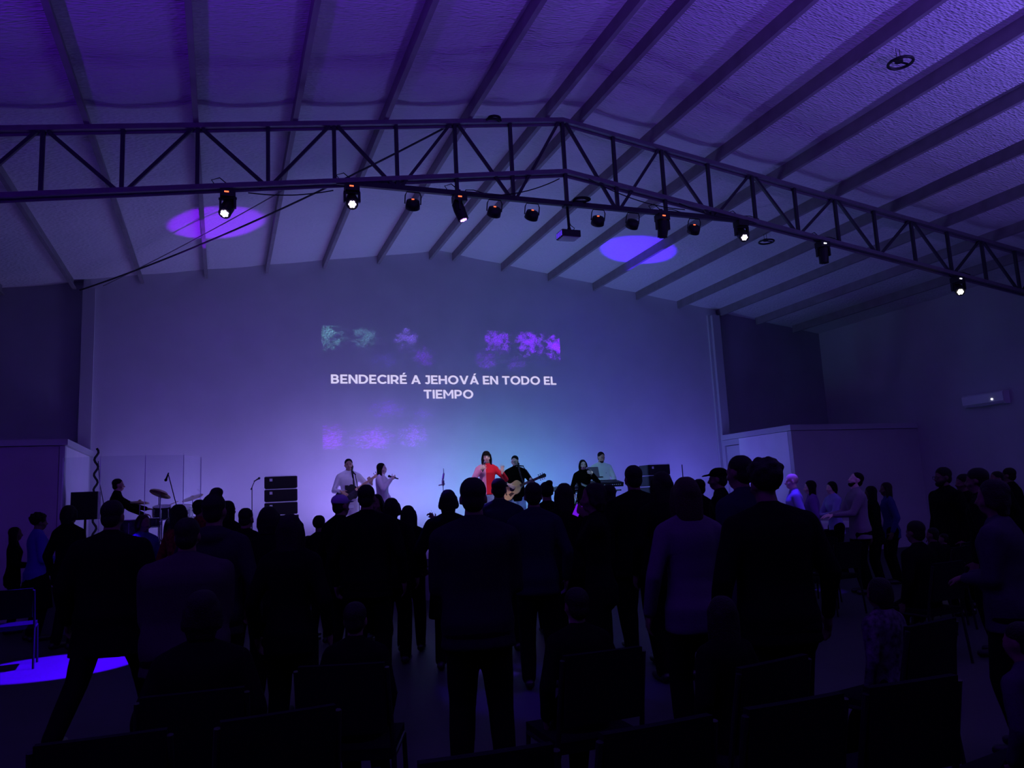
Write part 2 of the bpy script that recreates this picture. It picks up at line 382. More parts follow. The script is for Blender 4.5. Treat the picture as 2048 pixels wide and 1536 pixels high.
def patch(x0, y0, x1, y1, col, st, sc=14, streak=1):      # patch bounds clipped to the projected picture
    wx = lambda x: (x-642)/476*5.87
    wz = lambda y: 5.65-(y-656)/247*2.77-2.88
    EX0, EX1, EZ1, EZ0 = wx(x0), wx(x1), wz(y0), wz(y1)
    X0, X1 = wx(max(642, x0-14)), wx(min(1118, x1+14)); Z1, Z0 = wz(max(652, y0-10)), wz(min(903, y1+10))
    mb = MB(); mb.bm.faces.new([mb.bm.verts.new(p) for p in ((X0,0,Z0),(X1,0,Z0),(X1,0,Z1),(X0,0,Z1))])
    m = bpy.data.materials.new('projected_picture_light'); m.use_nodes = True; nt = m.node_tree; nt.nodes.clear(); N = nt.nodes.new; Lk = nt.links.new
    tc = N('ShaderNodeTexCoord'); mp = N('ShaderNodeMapping'); mp.inputs['Scale'].default_value = (1, 1, streak*1.3); mp.inputs['Rotation'].default_value = (0, -.45, 0); Lk(tc.outputs['Object'], mp.inputs[0])
    n1 = N('ShaderNodeTexNoise'); n1.inputs['Scale'].default_value = 5.5; n1.inputs['Detail'].default_value = 6; n1.inputs['Roughness'].default_value = .65; Lk(mp.outputs[0], n1.inputs[0])
    n2 = N('ShaderNodeTexNoise'); n2.inputs['Scale'].default_value = sc*1.7; n2.inputs['Detail'].default_value = 4; n2.inputs['Roughness'].default_value = .7; Lk(mp.outputs[0], n2.inputs[0])
    sub = N('ShaderNodeVectorMath'); sub.operation = 'SUBTRACT'; sub.inputs[1].default_value = ((EX0+EX1)/2, 0, (EZ0+EZ1)/2); Lk(tc.outputs['Object'], sub.inputs[0])
    mul = N('ShaderNodeVectorMath'); mul.operation = 'MULTIPLY'; mul.inputs[1].default_value = (2/(EX1-EX0), 0, 2/(EZ1-EZ0)); Lk(sub.outputs[0], mul.inputs[0])
    ln = N('ShaderNodeVectorMath'); ln.operation = 'LENGTH'; Lk(mul.outputs[0], ln.inputs[0])
    ms = N('ShaderNodeMath'); ms.operation = 'MULTIPLY_ADD'; ms.inputs[1].default_value = -5.0; Lk(n1.outputs['Fac'], ms.inputs[0]); Lk(ln.outputs['Value'], ms.inputs[2])
    ed = N('ShaderNodeMapRange'); ed.inputs[1].default_value = -1.55; ed.inputs[2].default_value = -2.5; ed.inputs[3].default_value = 0; ed.inputs[4].default_value = 1; Lk(ms.outputs[0], ed.inputs[0])
    cl = N('ShaderNodeMapRange'); cl.inputs[1].default_value = 1.15; cl.inputs[2].default_value = .8; cl.inputs[3].default_value = 0; cl.inputs[4].default_value = 1; Lk(ln.outputs['Value'], cl.inputs[0])
    a2 = N('ShaderNodeMapRange'); a2.inputs[1].default_value = .42; a2.inputs[2].default_value = .64; Lk(n2.outputs['Fac'], a2.inputs[0])
    m1 = N('ShaderNodeMath'); m1.operation = 'MULTIPLY'; Lk(ed.outputs[0], m1.inputs[0]); Lk(a2.outputs[0], m1.inputs[1])
    m2 = N('ShaderNodeMath'); m2.operation = 'MULTIPLY'; Lk(m1.outputs[0], m2.inputs[0]); Lk(cl.outputs[0], m2.inputs[1])
    m3 = N('ShaderNodeMath'); m3.operation = 'MULTIPLY'; m3.inputs[1].default_value = st; Lk(m2.outputs[0], m3.inputs[0])
    e = N('ShaderNodeEmission'); e.inputs[0].default_value = (*col, 1); Lk(m3.outputs[0], e.inputs[1])
    t = N('ShaderNodeBsdfTransparent'); ad = N('ShaderNodeAddShader'); Lk(e.outputs[0], ad.inputs[0]); Lk(t.outputs[0], ad.inputs[1])
    o = N('ShaderNodeOutputMaterial'); Lk(ad.outputs[0], o.inputs[0])
    mb.build('picture_patch', m, proj)
VI = (.36, .0, 1.8)
TE = (.10, .30, .34)
patch(618, 640, 690, 704, TE, .8, 18); patch(696, 644, 746, 700, TE, .55, 20)
patch(776, 648, 826, 706, (.22, .10, 1), .65, 20); patch(726, 700, 795, 740, (.12, .05, .8), .22, 16); patch(806, 690, 860, 736, VI, .2, 14)
patch(950, 640, 1020, 710, VI, .6, 16); patch(1020, 640, 1090, 712, VI, .8, 20); patch(1082, 650, 1140, 716, VI, 1.1, 20)
patch(930, 690, 990, 740, VI, .25, 16); patch(990, 704, 1050, 742, VI, .15, 14)
patch(600, 850, 700, 920, (.36, .0, 1.2), .6, 9, 2.5); patch(690, 856, 780, 912, (.34, .0, 1.2), .6, 10, 2.5); patch(776, 850, 840, 906, (.28, .03, 1), .6, 14, 1.6)
patch(722, 800, 800, 846, VI, .2, 12, 2); patch(805, 820, 850, 852, VI, .15, 14)

# ------------------------------------------------------------------ stage lighting fixtures on the truss
def zchord(x, tie=True):
    z = zp(x)-DB-.09
    return ZTIE-.04 if abs(x-XR0) < 2.9 and tie else z
def basis(d):
    d = V(d).normalized(); X = d.cross(V((0,0,1)));
    X = V((1,0,0)) if X.length < .05 else X.normalized()
    Y = d.cross(X); return Matrix((X, Y, d)).transposed()      # local z = beam
def moving_head(x, aim, lens, disp, label, disp_m=m_red):
    zt = zchord(x); t = empty('moving_head_light', (x, YT-.02, zt), 0, label, 'stage light', 'moving head lights clamped under the truss')
    MB().box((0, 0, -.05), (.19, .17, .10)).bar((0, .02, .0), (0, .02, .10), .05, .03).build('base', m_black, t)
    if disp: MB().box((-.015, -.0875, -.045), (.055, .004, .018)).build('display', disp_m, t)
    c = V((0, 0, -.23)); R = basis(aim); side = R @ V((1, 0, 0)); side.z = 0; side.normalize()
    y = MB()
    for s in (-1, 1): y.bar(V((0,0,-.105))+side*s*.098, c+side*s*.098-V((0,0,.02)), .03, .05)
    y.bar(V((0,0,-.108))-side*.112, V((0,0,-.108))+side*.112, .05, .03); y.build('yoke', m_black, t)
    h = MB().lathe(c, [(.045,-.15),(.078,-.12),(.086,-.02),(.082,.06),(.078,.12),(.080,.145),(.070,.146)], 20, R).build('head', m_black, t, True)
    ln = MB()
    for i in range(7):
        q = V((0,0,.150)) if i == 6 else V((.034*math.cos(i*PI/3), .034*math.sin(i*PI/3), .150))
        ln.lathe(c+R@q, [(.017,-.002),(.017,.004),(.007,.007)], 10, R)
    ln.build('lens', lens, h)
    # power leads looping over the chord
    MB().tube([(-.05,.03,-.02),(-.14,.05,.06),(-.20,.05,.15),(-.10,.05,.19),(-.02,.04,.12),(.02,.04,.05)], .007, 6).tube([(.05,.03,-.02),(.12,.05,.12),(.24,.05,.13),(.42,.05,.09)], .007, 6).build('cable', m_cable, t)
    return t
moving_head(.05, (-.25,-.55,-.75), m_led, 1, 'leftmost moving head light, lit blue-white, beside the left ceiling spot')
moving_head(1.66, (-.10,-.75,-.60), m_led, 1, 'second moving head light from the left, shining blue-white at the camera')
moving_head(3.21, (.30,-.10,-.93), m_ledv, 1, 'moving head light with a thin violet rim, at the left end of the tie bar')
moving_head(6.60, (.05,.35,-.93), m_ledoff, 1, 'unlit moving head light right of the projector on the tie bar')
moving_head(8.12, (-.25,-.70,-.62), m_led, 0, 'blue-white lit moving head light right of the blue ceiling spot')
moving_head(9.80, (.05,.10,-.98), m_ledoff, 1, 'unlit moving head light on the right half of the truss', m_disp)
moving_head(12.92, (-.55,-.62,-.50), m_ledw, 1, 'rightmost moving head light, glaring warm white', m_disp)
def par_can(x, yaw_, disp, label):
    zt = zchord(x); t = empty('par_light', (x, YT, zt), 0, label, 'stage light', 'round par lights hanging from the tie bar')
    y = MB(); w_ = .115
    y.tube([(-w_,.04,-.17),(-w_,.0,-.06),(-w_*.8,-.01,-.012),(w_*.8,-.01,-.012),(w_,.0,-.06),(w_,.04,-.17)], .008, 6); y.build('yoke', m_blackm, t)
    R = basis((math.sin(yaw_), .75, -.72)); c = V((0,.04,-.18))
    h = MB().lathe(c, [(.05,-.075),(.092,-.06),(.102,-.01),(.104,.05),(.098,.055),(.094,.05),(.0901,.045)], 24, R).build('can', m_black, t, True)
    MB().lathe(c, [(.088,.048),(.088,.052)], 20, R).build('lens', m_ledv if disp else m_ledoff, h)
    if disp: MB().box(c+R@V((0,-.02,-.079)), (.035,.012,.010), R).build('display', m_red, t)
    return t
for a in ((2.53,.1,1,'par light hanging just left of the violet-rimmed moving head'), (3.76,0,1,'par light hanging just right of the violet-rimmed moving head'), (4.36,-.05,1,'par light nearest the projector on its left'),
          (5.47,.15,1,'par light nearest the projector on its right'), (6.08,0,0,'par light without a lit display, left of the unlit moving head'), (7.22,.1,1,'par light at the right end of the tie bar')): par_can(*a)
t = empty('video_projector', (4.94, YT, 6.0), 0, 'dark video projector hanging on a pole under the truss apex', 'projector')
MB().tube([(0,0,.03),(0.01,0,-.36)], .022, 10).box((0,0,.0), (.12,.12,.03)).cap((.01,0,-.36), .03, (.01,0,-.39), .03).build('pole', m_blackm, t)
bp_ = MB().box((0,.02,-.455), (.30,.24,.10)).build('body', m_black, t)
MB().box((0,.02,-.511), (.27,.21,.010)).build('base_plate', m_ac, t)
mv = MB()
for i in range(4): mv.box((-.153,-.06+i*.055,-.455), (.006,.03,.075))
mv.build('vent', emis('projector_vent_lit_blue', (.12,.05,1), .8), t)  # blue beam light on the fins put in as emission
MB().tube([(.08,.02,-.40),(.10,.0,-.34),(.04,0,-.30),(.02,0,-.25)], .006, 6).build('cable', m_cable, t)
# loose leads along the chords
for a, b_, n_, lab in (((.3,10.22,5.74),(1.4,10.22,5.88),.05,'slack black lead running between the two leftmost moving heads'), ((3.3,10.22,6.02),(4.8,10.22,6.40),.12,'slack black lead looping up to the lower chord left of the projector'), ((5.3,10.22,6.45),(7.0,10.22,6.10),.10,'slack black lead drooping right of the projector'), ((6.9,10.22,6.2),(8.0,10.22,6.02),.05,'short black lead into the blue-lit moving head')):
    tag(MB().tube(sagline(a, b_, n_, 14), .008, 6).build('power_lead', m_cable), lab, 'cable')
tag(MB().torus((3.78, 10.22, 7.22), .10, .02, rotm('X', .3), 24, 8).torus((3.78, 10.20, 7.24), .085, .018, rotm('X', .1), 24, 8).build('cable_coil', m_cable, None, True), 'coil of black cable hung on the upper chord left of the apex', 'cable')
tag(MB().torus((5.16, 10.22, 6.10), .12, .018, rotm('X', .12), 24, 8).torus((5.13, 10.22, 6.08), .105, .016, None, 24, 8).build('cable_coil', m_cable, None, True), 'coil of black cable lying on the tie bar above the projector', 'cable')
# ring lamps
def ring_lamp(x, y, z, zt, label):
    t = empty('ring_lamp', (x, y, z), 0, label, 'lamp', 'dark ring lamps hung from the purlins')
    MB().torus((0,0,0), .145, .018, None, 40, 10).build('ring', m_black, t, True)
    MB().lathe((0,.02,0), [(.05,.02),(.05,.06),(.02,.07)], 16).bar((-.14,.02,.022), (.14,.02,.022), .03, .01).build('driver', m_black, t)
    MB().tube([(-.03,.02,.06),(-.03,.02,zt-z)], .004, 6).tube([(.03,.02,.06),(.03,.02,zt-z)], .004, 6).build('hanger', m_blackm, t)
ring_lamp(8.05, 6.78, 6.84, zp(7.76)+.02, 'larger dark ring lamp hanging high at the upper right')
ring_lamp(10.30, 12.3, 6.50, zp(10.26)+.02, 'small dark ring lamp beyond the truss, between two moving heads')
# wall unit
t = empty('air_conditioner', (XRW, 12.62, 3.17), 0, 'white split air conditioner high on the right wall', 'air conditioner')
MB().poly([(0,0),(-.12,.0),(-.20,.06),(-.21,.25),(-.17,.285),(0,.285)], 1.02, Matrix(((1,0,0),(0,0,1),(0,1,0)))).build('housing', m_ac, t)
MB().bar((-.135,-.45,.012), (-.135,.45,.012), .07, .012).build('louver', m_trim, t)
MB().ell((-.213,-.24,.12), (.004,.022,.016)).build('indicator', m_disp, t)

# ------------------------------------------------------------------ loudspeakers and stage gear
def array_cab(x, y, z, rz, label, side_m=m_grille):
    t = empty('line_array_speaker', (x, y, z), rz, label, 'speaker', 'stacked line array loudspeakers')
    MB().poly([(-.30,0),(.30,0),(.27,.42),(-.27,.42)], .235, None, (0,0,.1175)).build('cabinet', m_black, t)
    MB().box((0,-.008,.118), (.56,.012,.20)).build('grille', m_grille, t)
    for s in (-1, 1): MB().box((s*.305,.03,.12), (.014,.05,.215)).build('rigging_plate', m_blackm, t)
    MB().box((-.19,-.016,.168), (.052,.003,.052)).build('badge', m_ac, t)
    MB().box((0,-.004,.243), (.58,.03,.007)).build('edge_strip', m_trim, t)
for i, (z, w_) in enumerate(((2.035,'top'),(1.780,'middle'),(1.525,'lowest'))): array_cab(1.09, 16.0, z, 0, '%s line array speaker of the left stack, with a small pale badge' % w_)
def sub(x, y, z, rz, label):
    t = empty('subwoofer', (x, y, z), rz, label, 'speaker'); MB().box((0,.25,.355), (.66,.55,.71)).build('cabinet', m_black, t); MB().box((0,-.032,.355), (.60,.012,.62)).build('grille', m_grille, t)
sub(1.09, 16.0, ST, 0, 'black subwoofer carrying the left loudspeaker stack')
for i, (z, w_) in enumerate(((2.0,'top'),(1.745,'middle'),(1.49,'lowest'))): array_cab(9.58, 15.9, z, math.radians(6), '%s line array speaker of the right stack' % w_)
sub(9.58, 15.9, ST-.02+.0, math.radians(6), 'black subwoofer carrying the right loudspeaker stack')
t = empty('stage_monitor', (-2.14, 14.72, ST), 0, 'black square monitor speaker on a stand beside the left partition', 'speaker')
MB().box((0,.12,1.04), (.40,.34,.46)).build('cabinet', m_black, t); MB().box((0,-.055,1.04), (.36,.01,.42)).build('grille', m_grille, t)
MB().tube([(0,.12,.0),(0,.12,.81)], .02).tube([(-.25,-.05,.01),(0,.12,.35)], .012).tube([(.25,-.05,.01),(0,.12,.35)], .012).tube([(0,.4,.01),(0,.12,.35)], .012).build('stand', m_blackm, t)
tag(MB().tube([(-2.33+.035*math.sin(i*.95), 17.28, 3.0-.045*i) for i in range(48)], .022, 8).build('corrugated_hose', m_cable, None, True), 'wavy black corrugated hose hanging beside the left pilaster', 'hose')
tag(MB().tube([(-2.30,17.3,2.75),(-2.26,17.3,2.3),(-2.18,17.3,1.9),(-2.10,17.3,1.3)], .008, 6).build('hanging_cable', m_cable), 'thin cable hanging next to the corrugated hose', 'cable')
t = empty('floor_wedge', (3.46, 13.9, ST), math.radians(180), 'low black floor monitor with cables at the stage edge', 'speaker')
MB().poly([(0,0),(.34,0),(.30,.22),(.10,.30),(0,.22)], .5, Matrix(((0,0,1),(1,0,0),(0,1,0)))).build('cabinet', m_black, t); MB().tube([(-.2,.05,.31),(-.05,.1,.36),(.1,.02,.33),(.25,.1,.30)], .01).build('cable', m_cable, t)
# mic stands
def mic(name_m, a, d, parent=None, label=None, ln=.17):
    a, d = V(a), V(d).normalized(); R = basis(d)
    o = empty('microphone', a, 0, label, 'microphone') if label else parent
    off = V((0,0,0)) if label else a
    MB().lathe(off, [(.010,-ln),(.011,-ln*.9),(.015,-.02),(.018,0)], 12, R).build('handle', m_black, o, True)
    MB().ell(off+d*.015, (.024,.024,.026), R).build('grille', m_blackm, o, True)
    return o
def mic_stand(x, y, z0, h, boom=None, label='', tilt=(0,-1,.3), mic_on=True, pm=m_blackm):
    t = empty('microphone_stand', (x, y, z0), 0, label, 'microphone stand')
    MB().tube([(0,0,.05),(0,0,h*.55)], .012).tube([(0,0,h*.5),(0,0,h)], .008).cap((0,0,h*.52), .018, (0,0,h*.58), .018).build('pole', pm, t)
    for i in range(3):
        a = i*2*PI/3+.5; MB().tube([(0,0,.16),(.16*math.cos(a),.16*math.sin(a),.09),(.30*math.cos(a),.30*math.sin(a),.012)], .009).build('leg', pm, t)
    top = V((0,0,h))
    if boom:
        e = V(boom); bk = top-(e-top)*.35; MB().tube([bk, top, e], .0075).cap(bk, .014, bk.lerp(top,.15), .014).build('boom', pm, t); top = e
    if mic_on:
        d = V(tilt).normalized(); c_ = top+d*.09; m_ = mic('m', c_, d, t, None, .11)
    return t
mic_stand(.57, 16.62, ST, 1.30, (-.0+.05,-.02,1.42), 'lone black microphone stand left of the left loudspeaker stack', (.6,-.3,.35))
mic_stand(2.45, 14.98, ST, 1.02, (-.07,.02,1.42), 'black microphone stand in front of the bass player', (-.25,.6,.35))
t = mic_stand(4.05, 14.8, ST, 1.22, None, 'metal microphone stand with clamps standing empty in the stage centre', (0,0,1), False, m_chrome)
MB().cap((0,0,1.15), .03, (0,0,1.22), .028).cap((-.08,0,1.14), .014, (.03,0,1.16), .014).cap((0,0,1.26), .022, (.02,0,1.36), .018).cap((.02,0,1.36), .008, (.02,0,1.46), .006).build('clamp', m_chrome, t)
mic_stand(5.98, 14.78, ST, 1.12, (-.24,.02,1.46), 'chrome microphone stand with a black boom at the acoustic guitarist', (-.7,.55,.1), True, m_blackm)
t = empty('pole', (10.27, 16.0, ST), 0, 'thin dark upright pole right of the right loudspeaker stack', 'pole'); MB().tube([(0,0,.02),(0,0,1.42)], .011).build('rod', m_blackm, t); MB().lathe((0,0,0), [(.12,0),(.12,.02),(.02,.03)]).build('base', m_blackm, t)
# keyboards
def keyboard(x, y, z, L_, rz, label, tl=.25):
    t = empty('keyboard', (x, y, z), rz, label, 'keyboard')
    R = rotm('X', tl)     # player stands at +y, back panel faces the camera
    MB().box(R@V((0,0,.055)), (L_,.30,.09), R).build('body', m_black, t)
    MB().box(R@V((0,.07,.101)), (L_*.9,.14,.012), R).build('white_keys', m_ac, t)
    bk = MB()
    for i in range(26): bk.box(R@V((-L_*.43+i*L_*.034,.035,.112)), (.012,.08,.012), R)
    bk.build('black_keys', m_black, t)
    pn = MB()
    for i in range(9): pn.box(R@V((L_*.02+i*L_*.05,-.152,.06)), (.026,.004,.014), R)
    pn.build('rear_sockets', m_ac, t)
    return t
keyboard(7.66, 15.22, 1.79, 1.05, math.radians(8), 'right, larger keyboard in front of the man in the white shirt')
keyboard(6.98, 15.18, 1.70, .78, math.radians(-4), 'left keyboard behind the woman in the black hooded top', .1)
def kstand(x, y, w_, label):
    t = empty('keyboard_stand', (x, y, ST), 0, label, 'stand'); h = .88
    for s in (-1, 1): MB().bar((-s*w_/2,0,.02), (s*w_/2,0,h), .03).build('leg', m_blackm, t)
    MB().bar((-w_/2,-.2,h+.005), (-w_/2,.2,h+.005), .03).bar((w_/2,-.2,h+.005), (w_/2,.2,h+.005), .03).bar((-w_/2,-.2,.015), (-w_/2,.2,.015), .03).bar((w_/2,-.2,.015), (w_/2,.2,.015), .03).build('rail', m_blackm, t)
kstand(7.75, 15.2, .6, 'crossed black stand under the right keyboard'); kstand(6.95, 15.2, .45, 'crossed black stand under the left keyboard')
t = empty('laptop', (7.64, 15.42, 1.99), math.radians(6), 'open grey laptop with a glowing round mark on its lid, over the keyboards', 'laptop')
MB().box((.06,.12,.006), (.34,.24,.014)).build('base', m_black, t); R = rotm('X', -.22)
MB().box(R@V((-.02,.0,.118)), (.33,.010,.225), R).build('lid', mat('laptop_grey', (.22,.21,.23), .4, .5), t)
MB().lathe(R@V((-.04,-.007,.115)), [(.019,0),(.019,.003),(.004,.0035)], 20, R@rotm('X', PI/2)).build('lid_mark', m_logo, t)
tt = empty('laptop_stand', (7.68, 15.50, ST), 0, 'slim black stand holding the laptop', 'stand'); MB().tube([(0,0,.0),(0,0,1.175)], .014).box((0,0,1.182), (.34,.24,.012)).build('shelf', m_blackm, tt); MB().lathe((0,0,0), [(.16,0),(.16,.02),(.02,.035)]).build('base', m_blackm, tt)
t = empty('white_crate', (6.72, 14.95, ST), 0, 'white slatted crate under the left keyboard', 'crate')
for i in range(5): MB().box((0,0,.30+i*.13), (.30,.26,.085)).build('slat', m_white, t)
MB().box((0,0,.13), (.30,.26,.25)).build('base', m_white, t)
for s in (-1, 1): MB().box((s*.11,.0,.42), (.03,.22,.80)).build('post', m_white, t)

# drum corner
t = empty('drum_riser', (-1.25, 14.35, ST), 0, 'low dark drum riser with a pale front edge', 'platform')
MB().box((0,0,.095), (2.05,1.95,.19)).build('deck', m_black, t); MB().box((.25,-.985,.165), (1.1,.02,.05)).build('edge', m_white, t)
RZ = ST+.19
t = empty('bass_drum', (-.62, 14.15, RZ), math.radians(-70), 'large drum lying on its side at the front of the drum kit', 'drum')
Rx = rotm('X', -PI/2)
MB().lathe((0,0,.30), [(.27,-.2),(.28,-.2),(.28,.2),(.27,.2)], 32, Rx).build('shell', m_drum, t, False); MB().lathe((0,0,.30), [(.268,.201),(.268,.205)], 32, Rx).build('drum_head', m_head, t)
MB().torus((0,.2,.30), .285, .012, Rx, 40, 8).torus((0,-.2,.30), .285, .012, Rx, 40, 8).build('hoop', m_chrome, t, True)
MB().tube([(.2,.1,.12),(.34,.2,.0)], .01).tube([(-.2,.1,.12),(-.34,.2,.0)], .01).build('spur', m_chrome, t)
def drum(x, y, z, rr, h, label, legs=True, tl=0):
    t = empty('snare_drum' if legs else 'tom_drum', (x, y, RZ), 0, label, 'drum'); R = rotm('X', tl)
    MB().lathe((0,0,z), [(rr-.01,-h/2),(rr,-h/2),(rr,h/2),(rr-.01,h/2)], 28, R).build('shell', m_drum, t)
    MB().lathe((0,0,z), [(rr-.012,h/2),(rr-.012,h/2+.004)], 28, R).build('drum_head', m_head, t)
    MB().torus(V((0,0,z))+R@V((0,0,h/2)), rr+.004, .009, R, 32, 8).torus(V((0,0,z))-R@V((0,0,h/2)), rr+.004, .009, R, 32, 8).build('hoop', m_chrome, t, True)
    lg = MB()
    for i in range(8):
        a = i*PI/4; lg.cap(V((0,0,z))+R@V((rr*math.cos(a)+.008*math.cos(a), rr*math.sin(a)*1.03, -h*.35)), .006, V((0,0,z))+R@V((rr*math.cos(a)+.008*math.cos(a), rr*math.sin(a)*1.03, h*.35)), .006, 6)
    lg.build('lugs', m_chrome, t)
    MB().tube([(0,0,.05),(0,0,z-h/2)], .012).build('stand_pole', m_chrome, t)
    for i in range(3): a = i*2.1; MB().tube([(0,0,.22),(.22*math.cos(a),.22*math.sin(a),.01)], .008).build('leg', m_chrome, t)
drum(-1.12, 14.05, .52, .17, .14, 'shiny snare drum in front of the drummer'); drum(-.95, 14.55, .68, .14, .20, 'small tom drum behind the bass drum', False, .2); drum(-.62, 14.62, .66, .15, .22, 'right tom drum behind the bass drum', False, .2); drum(-1.35, 13.72, .42, .19, .32, 'deep floor tom at the near corner of the kit', False)
def cymbal(x, y, h, rr, tl, label, pair=False):
    t = empty('cymbal_stand', (x, y, RZ), 0, label, 'cymbal'); R = rotm('X', tl[0])@rotm('Y', tl[1])
    MB().tube([(0,0,.05),(0,0,h)], .010).cap((0,0,h*.5), .016, (0,0,h*.54), .016).build('pole', m_chrome, t)
    for i in range(3): a = i*2.1+.4; MB().tube([(0,0,.25),(.25*math.cos(a),.25*math.sin(a),.01)], .008).build('leg', m_chrome, t)
    MB().lathe((0,0,h), [(rr,-.016),(rr*.6,-.006),(rr*.2,.004),(rr*.16,.020),(.012,.028)], 36, R).build('cymbal', m_cymbal, t, True)
    if pair: MB().lathe((0,0,h-.05), [(.02,.0),(rr*.2,.0),(rr*.6,.008),(rr,.016)], 36, R).build('cymbal', m_cymbal, t, True)
cymbal(-1.28, 14.42, .88, .15, (.1,.1), 'pair of hi-hat cymbals nearest the drummer', True); cymbal(-.93, 13.85, .98, .17, (-.3,.35), 'crash cymbal tilted over the snare drum'); cymbal(-.48, 14.75, .92, .18, (.25,-.3), 'tilted ride cymbal at the right of the kit'); cymbal(-1.02, 14.85, 1.04, .15, (.4,.3), 'highest cymbal at the back of the kit')
mic_stand(-.70, 13.95, RZ, .80, (-.13,.06,1.30), 'black boom microphone stand leaning over the drum kit', (-.3,-.1,-.9))
mic_stand(-.36, 14.2, RZ, .78, (.28,.05,1.03), 'short chrome boom stand at the right end of the drum kit', (-.8,.1,-.5), True, m_chrome)
t = empty('drum_stool', (-1.66, 14.78, RZ), 0, 'round black drum stool under the drummer', 'stool')
MB().lathe((0,0,.34), [(.15,0),(.165,.02),(.165,.06),(.14,.08)], 24).build('seat', m_black, t, True); MB().tube([(0,0,.02),(0,0,.34)], .02).build('post', m_chrome, t)
for i in range(3): a = i*2.1; MB().tube([(0,0,.2),(.22*math.cos(a),.22*math.sin(a),.01)], .01).build('leg', m_chrome, t)
# clear drum shield
gl = bpy.data.materials.new('clear_acrylic'); gl.use_nodes = True; nt = gl.node_tree; nt.nodes.clear()
g1 = nt.nodes.new('ShaderNodeBsdfTransparent'); g1.inputs[0].default_value = (.93,.93,.96,1); g2 = nt.nodes.new('ShaderNodeBsdfGlossy'); g2.inputs['Roughness'].default_value = .03
fr = nt.nodes.new('ShaderNodeFresnel'); fr.inputs[0].default_value = 1.12; mx = nt.nodes.new('ShaderNodeMixShader'); ou = nt.nodes.new('ShaderNodeOutputMaterial')
nt.links.new(fr.outputs[0], mx.inputs[0]); nt.links.new(g1.outputs[0], mx.inputs[1]); nt.links.new(g2.outputs[0], mx.inputs[2]); nt.links.new(mx.outputs[0], ou.inputs[0])
mu = nt.nodes.new('ShaderNodeMath'); mu.operation = 'MULTIPLY'; mu.inputs[1].default_value = .25; nt.links.new(fr.outputs[0], mu.inputs[0]); nt.links.new(mu.outputs[0], mx.inputs[0])
m_edge = mat('acrylic_edge', (.75,.75,.82), .3)
sh = empty('drum_shield', (-1.25, 13.3, ST), 0, 'clear acrylic drum shield of hinged panels around the drum kit', 'drum shield')
P = [(-1.13,.95),(-1.0,.08),(-.48,-.06),(.14,-.06),(.68,.06),(.92,.72)]
for (xa, ya), (xb, yb) in zip(P, P[1:]):
    MB().bar((xa,ya,.92), (xb,yb,.92), .008, 1.66).build('panel', gl, sh)
    MB().bar((xa,ya,.09), (xa,ya,1.75), .009).build('hinge', m_edge, sh)
MB().bar((P[-1][0],P[-1][1],.09), (P[-1][0],P[-1][1],1.75), .009).build('hinge', m_edge, sh)
# up-pointing heads and housings of the added fill bars on the stage floor
def floor_head(x, y, aim, label, mm):
    t = empty('floor_moving_head', (x, y, ST), 0, label, 'stage light'); R = basis(aim)
    MB().box((0,0,.06), (.26,.24,.12)).build('base', m_black, t)
    for s in (-1, 1): MB().bar((s*.13,0,.10), (s*.13,0,.33), .03, .08).build('yoke', m_black, t)
    h = MB().lathe((0,0,.33), [(.06,-.12),(.09,-.08),(.10,.08),(.095,.14)], 20, R).build('head', m_black, t, True); MB().lathe((0,0,.33), [(.08,.141),(.08,.143)], 16, R).build('lens', mm, h)
floor_head(.35, 15.3, (-.08,-.1,1), 'moving head on the stage floor throwing the purple ceiling spot', m_ledv); floor_head(8.75, 15.5, (.02,-.1,1), 'moving head on the stage floor throwing the blue ceiling spot', m_ledv)
for i, (x, col, p) in enumerate(BARS):
    w_ = ['leftmost','second','third','fourth','fifth','sixth','seventh','rightmost'][i]
    t = empty('fill_bar', (x, 16.39, ST), 0, '%s added fill light bar lying on the stage floor along the back wall' % w_, 'stage light', 'added fill light bars along the back wall')
    MB().box((0,.0,.045), (1.06,.09,.07)).build('housing', m_black, t)

# ------------------------------------------------------------------ people
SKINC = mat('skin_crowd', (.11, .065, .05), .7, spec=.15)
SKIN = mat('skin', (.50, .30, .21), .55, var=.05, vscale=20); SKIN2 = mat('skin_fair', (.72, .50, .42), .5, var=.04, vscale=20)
HAIR = mat('dark_hair', (.006, .0045, .004), .65, spec=.12, bump=.5, bscale=160); HAIRL = mat('brown_hair', (.02, .012, .008), .65, spec=.12, bump=.5, bscale=160)
LIP = mat('lips', (.35, .10, .10), .5); EYE = mat('eye_dark', (.02, .015, .015), .2); EYEW = mat('eye_white', (.38, .34, .33), .4)
CL = {}
def cloth(k, col, **a): CL[k] = mat(k+'_cloth', col, .95, bump=.15, bscale=90, spec=.05, **a)
cloth('k', (.002, .002, .0026)); cloth('blue', (.07, .05, .30)); cloth('dkblue', (.03, .03, .12)); cloth('red', (.10, .008, .012), var=.6, vscale=25)  # cloth 'blue' has the blue light on the curly-haired person's jacket in its colour
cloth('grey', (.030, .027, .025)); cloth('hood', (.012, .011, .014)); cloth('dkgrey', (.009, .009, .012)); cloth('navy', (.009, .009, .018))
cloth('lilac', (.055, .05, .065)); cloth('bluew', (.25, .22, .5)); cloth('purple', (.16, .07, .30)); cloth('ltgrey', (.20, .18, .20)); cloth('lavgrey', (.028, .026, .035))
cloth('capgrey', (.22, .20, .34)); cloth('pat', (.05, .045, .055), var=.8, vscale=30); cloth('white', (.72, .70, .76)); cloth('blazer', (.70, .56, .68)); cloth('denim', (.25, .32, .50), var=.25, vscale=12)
cloth('ltdenim', (.35, .45, .70), var=.15, vscale=12); cloth('offwhite', (.62, .58, .62)); cloth('bone', (.5, .48, .5)); cloth('cream', (.75, .82, .78))
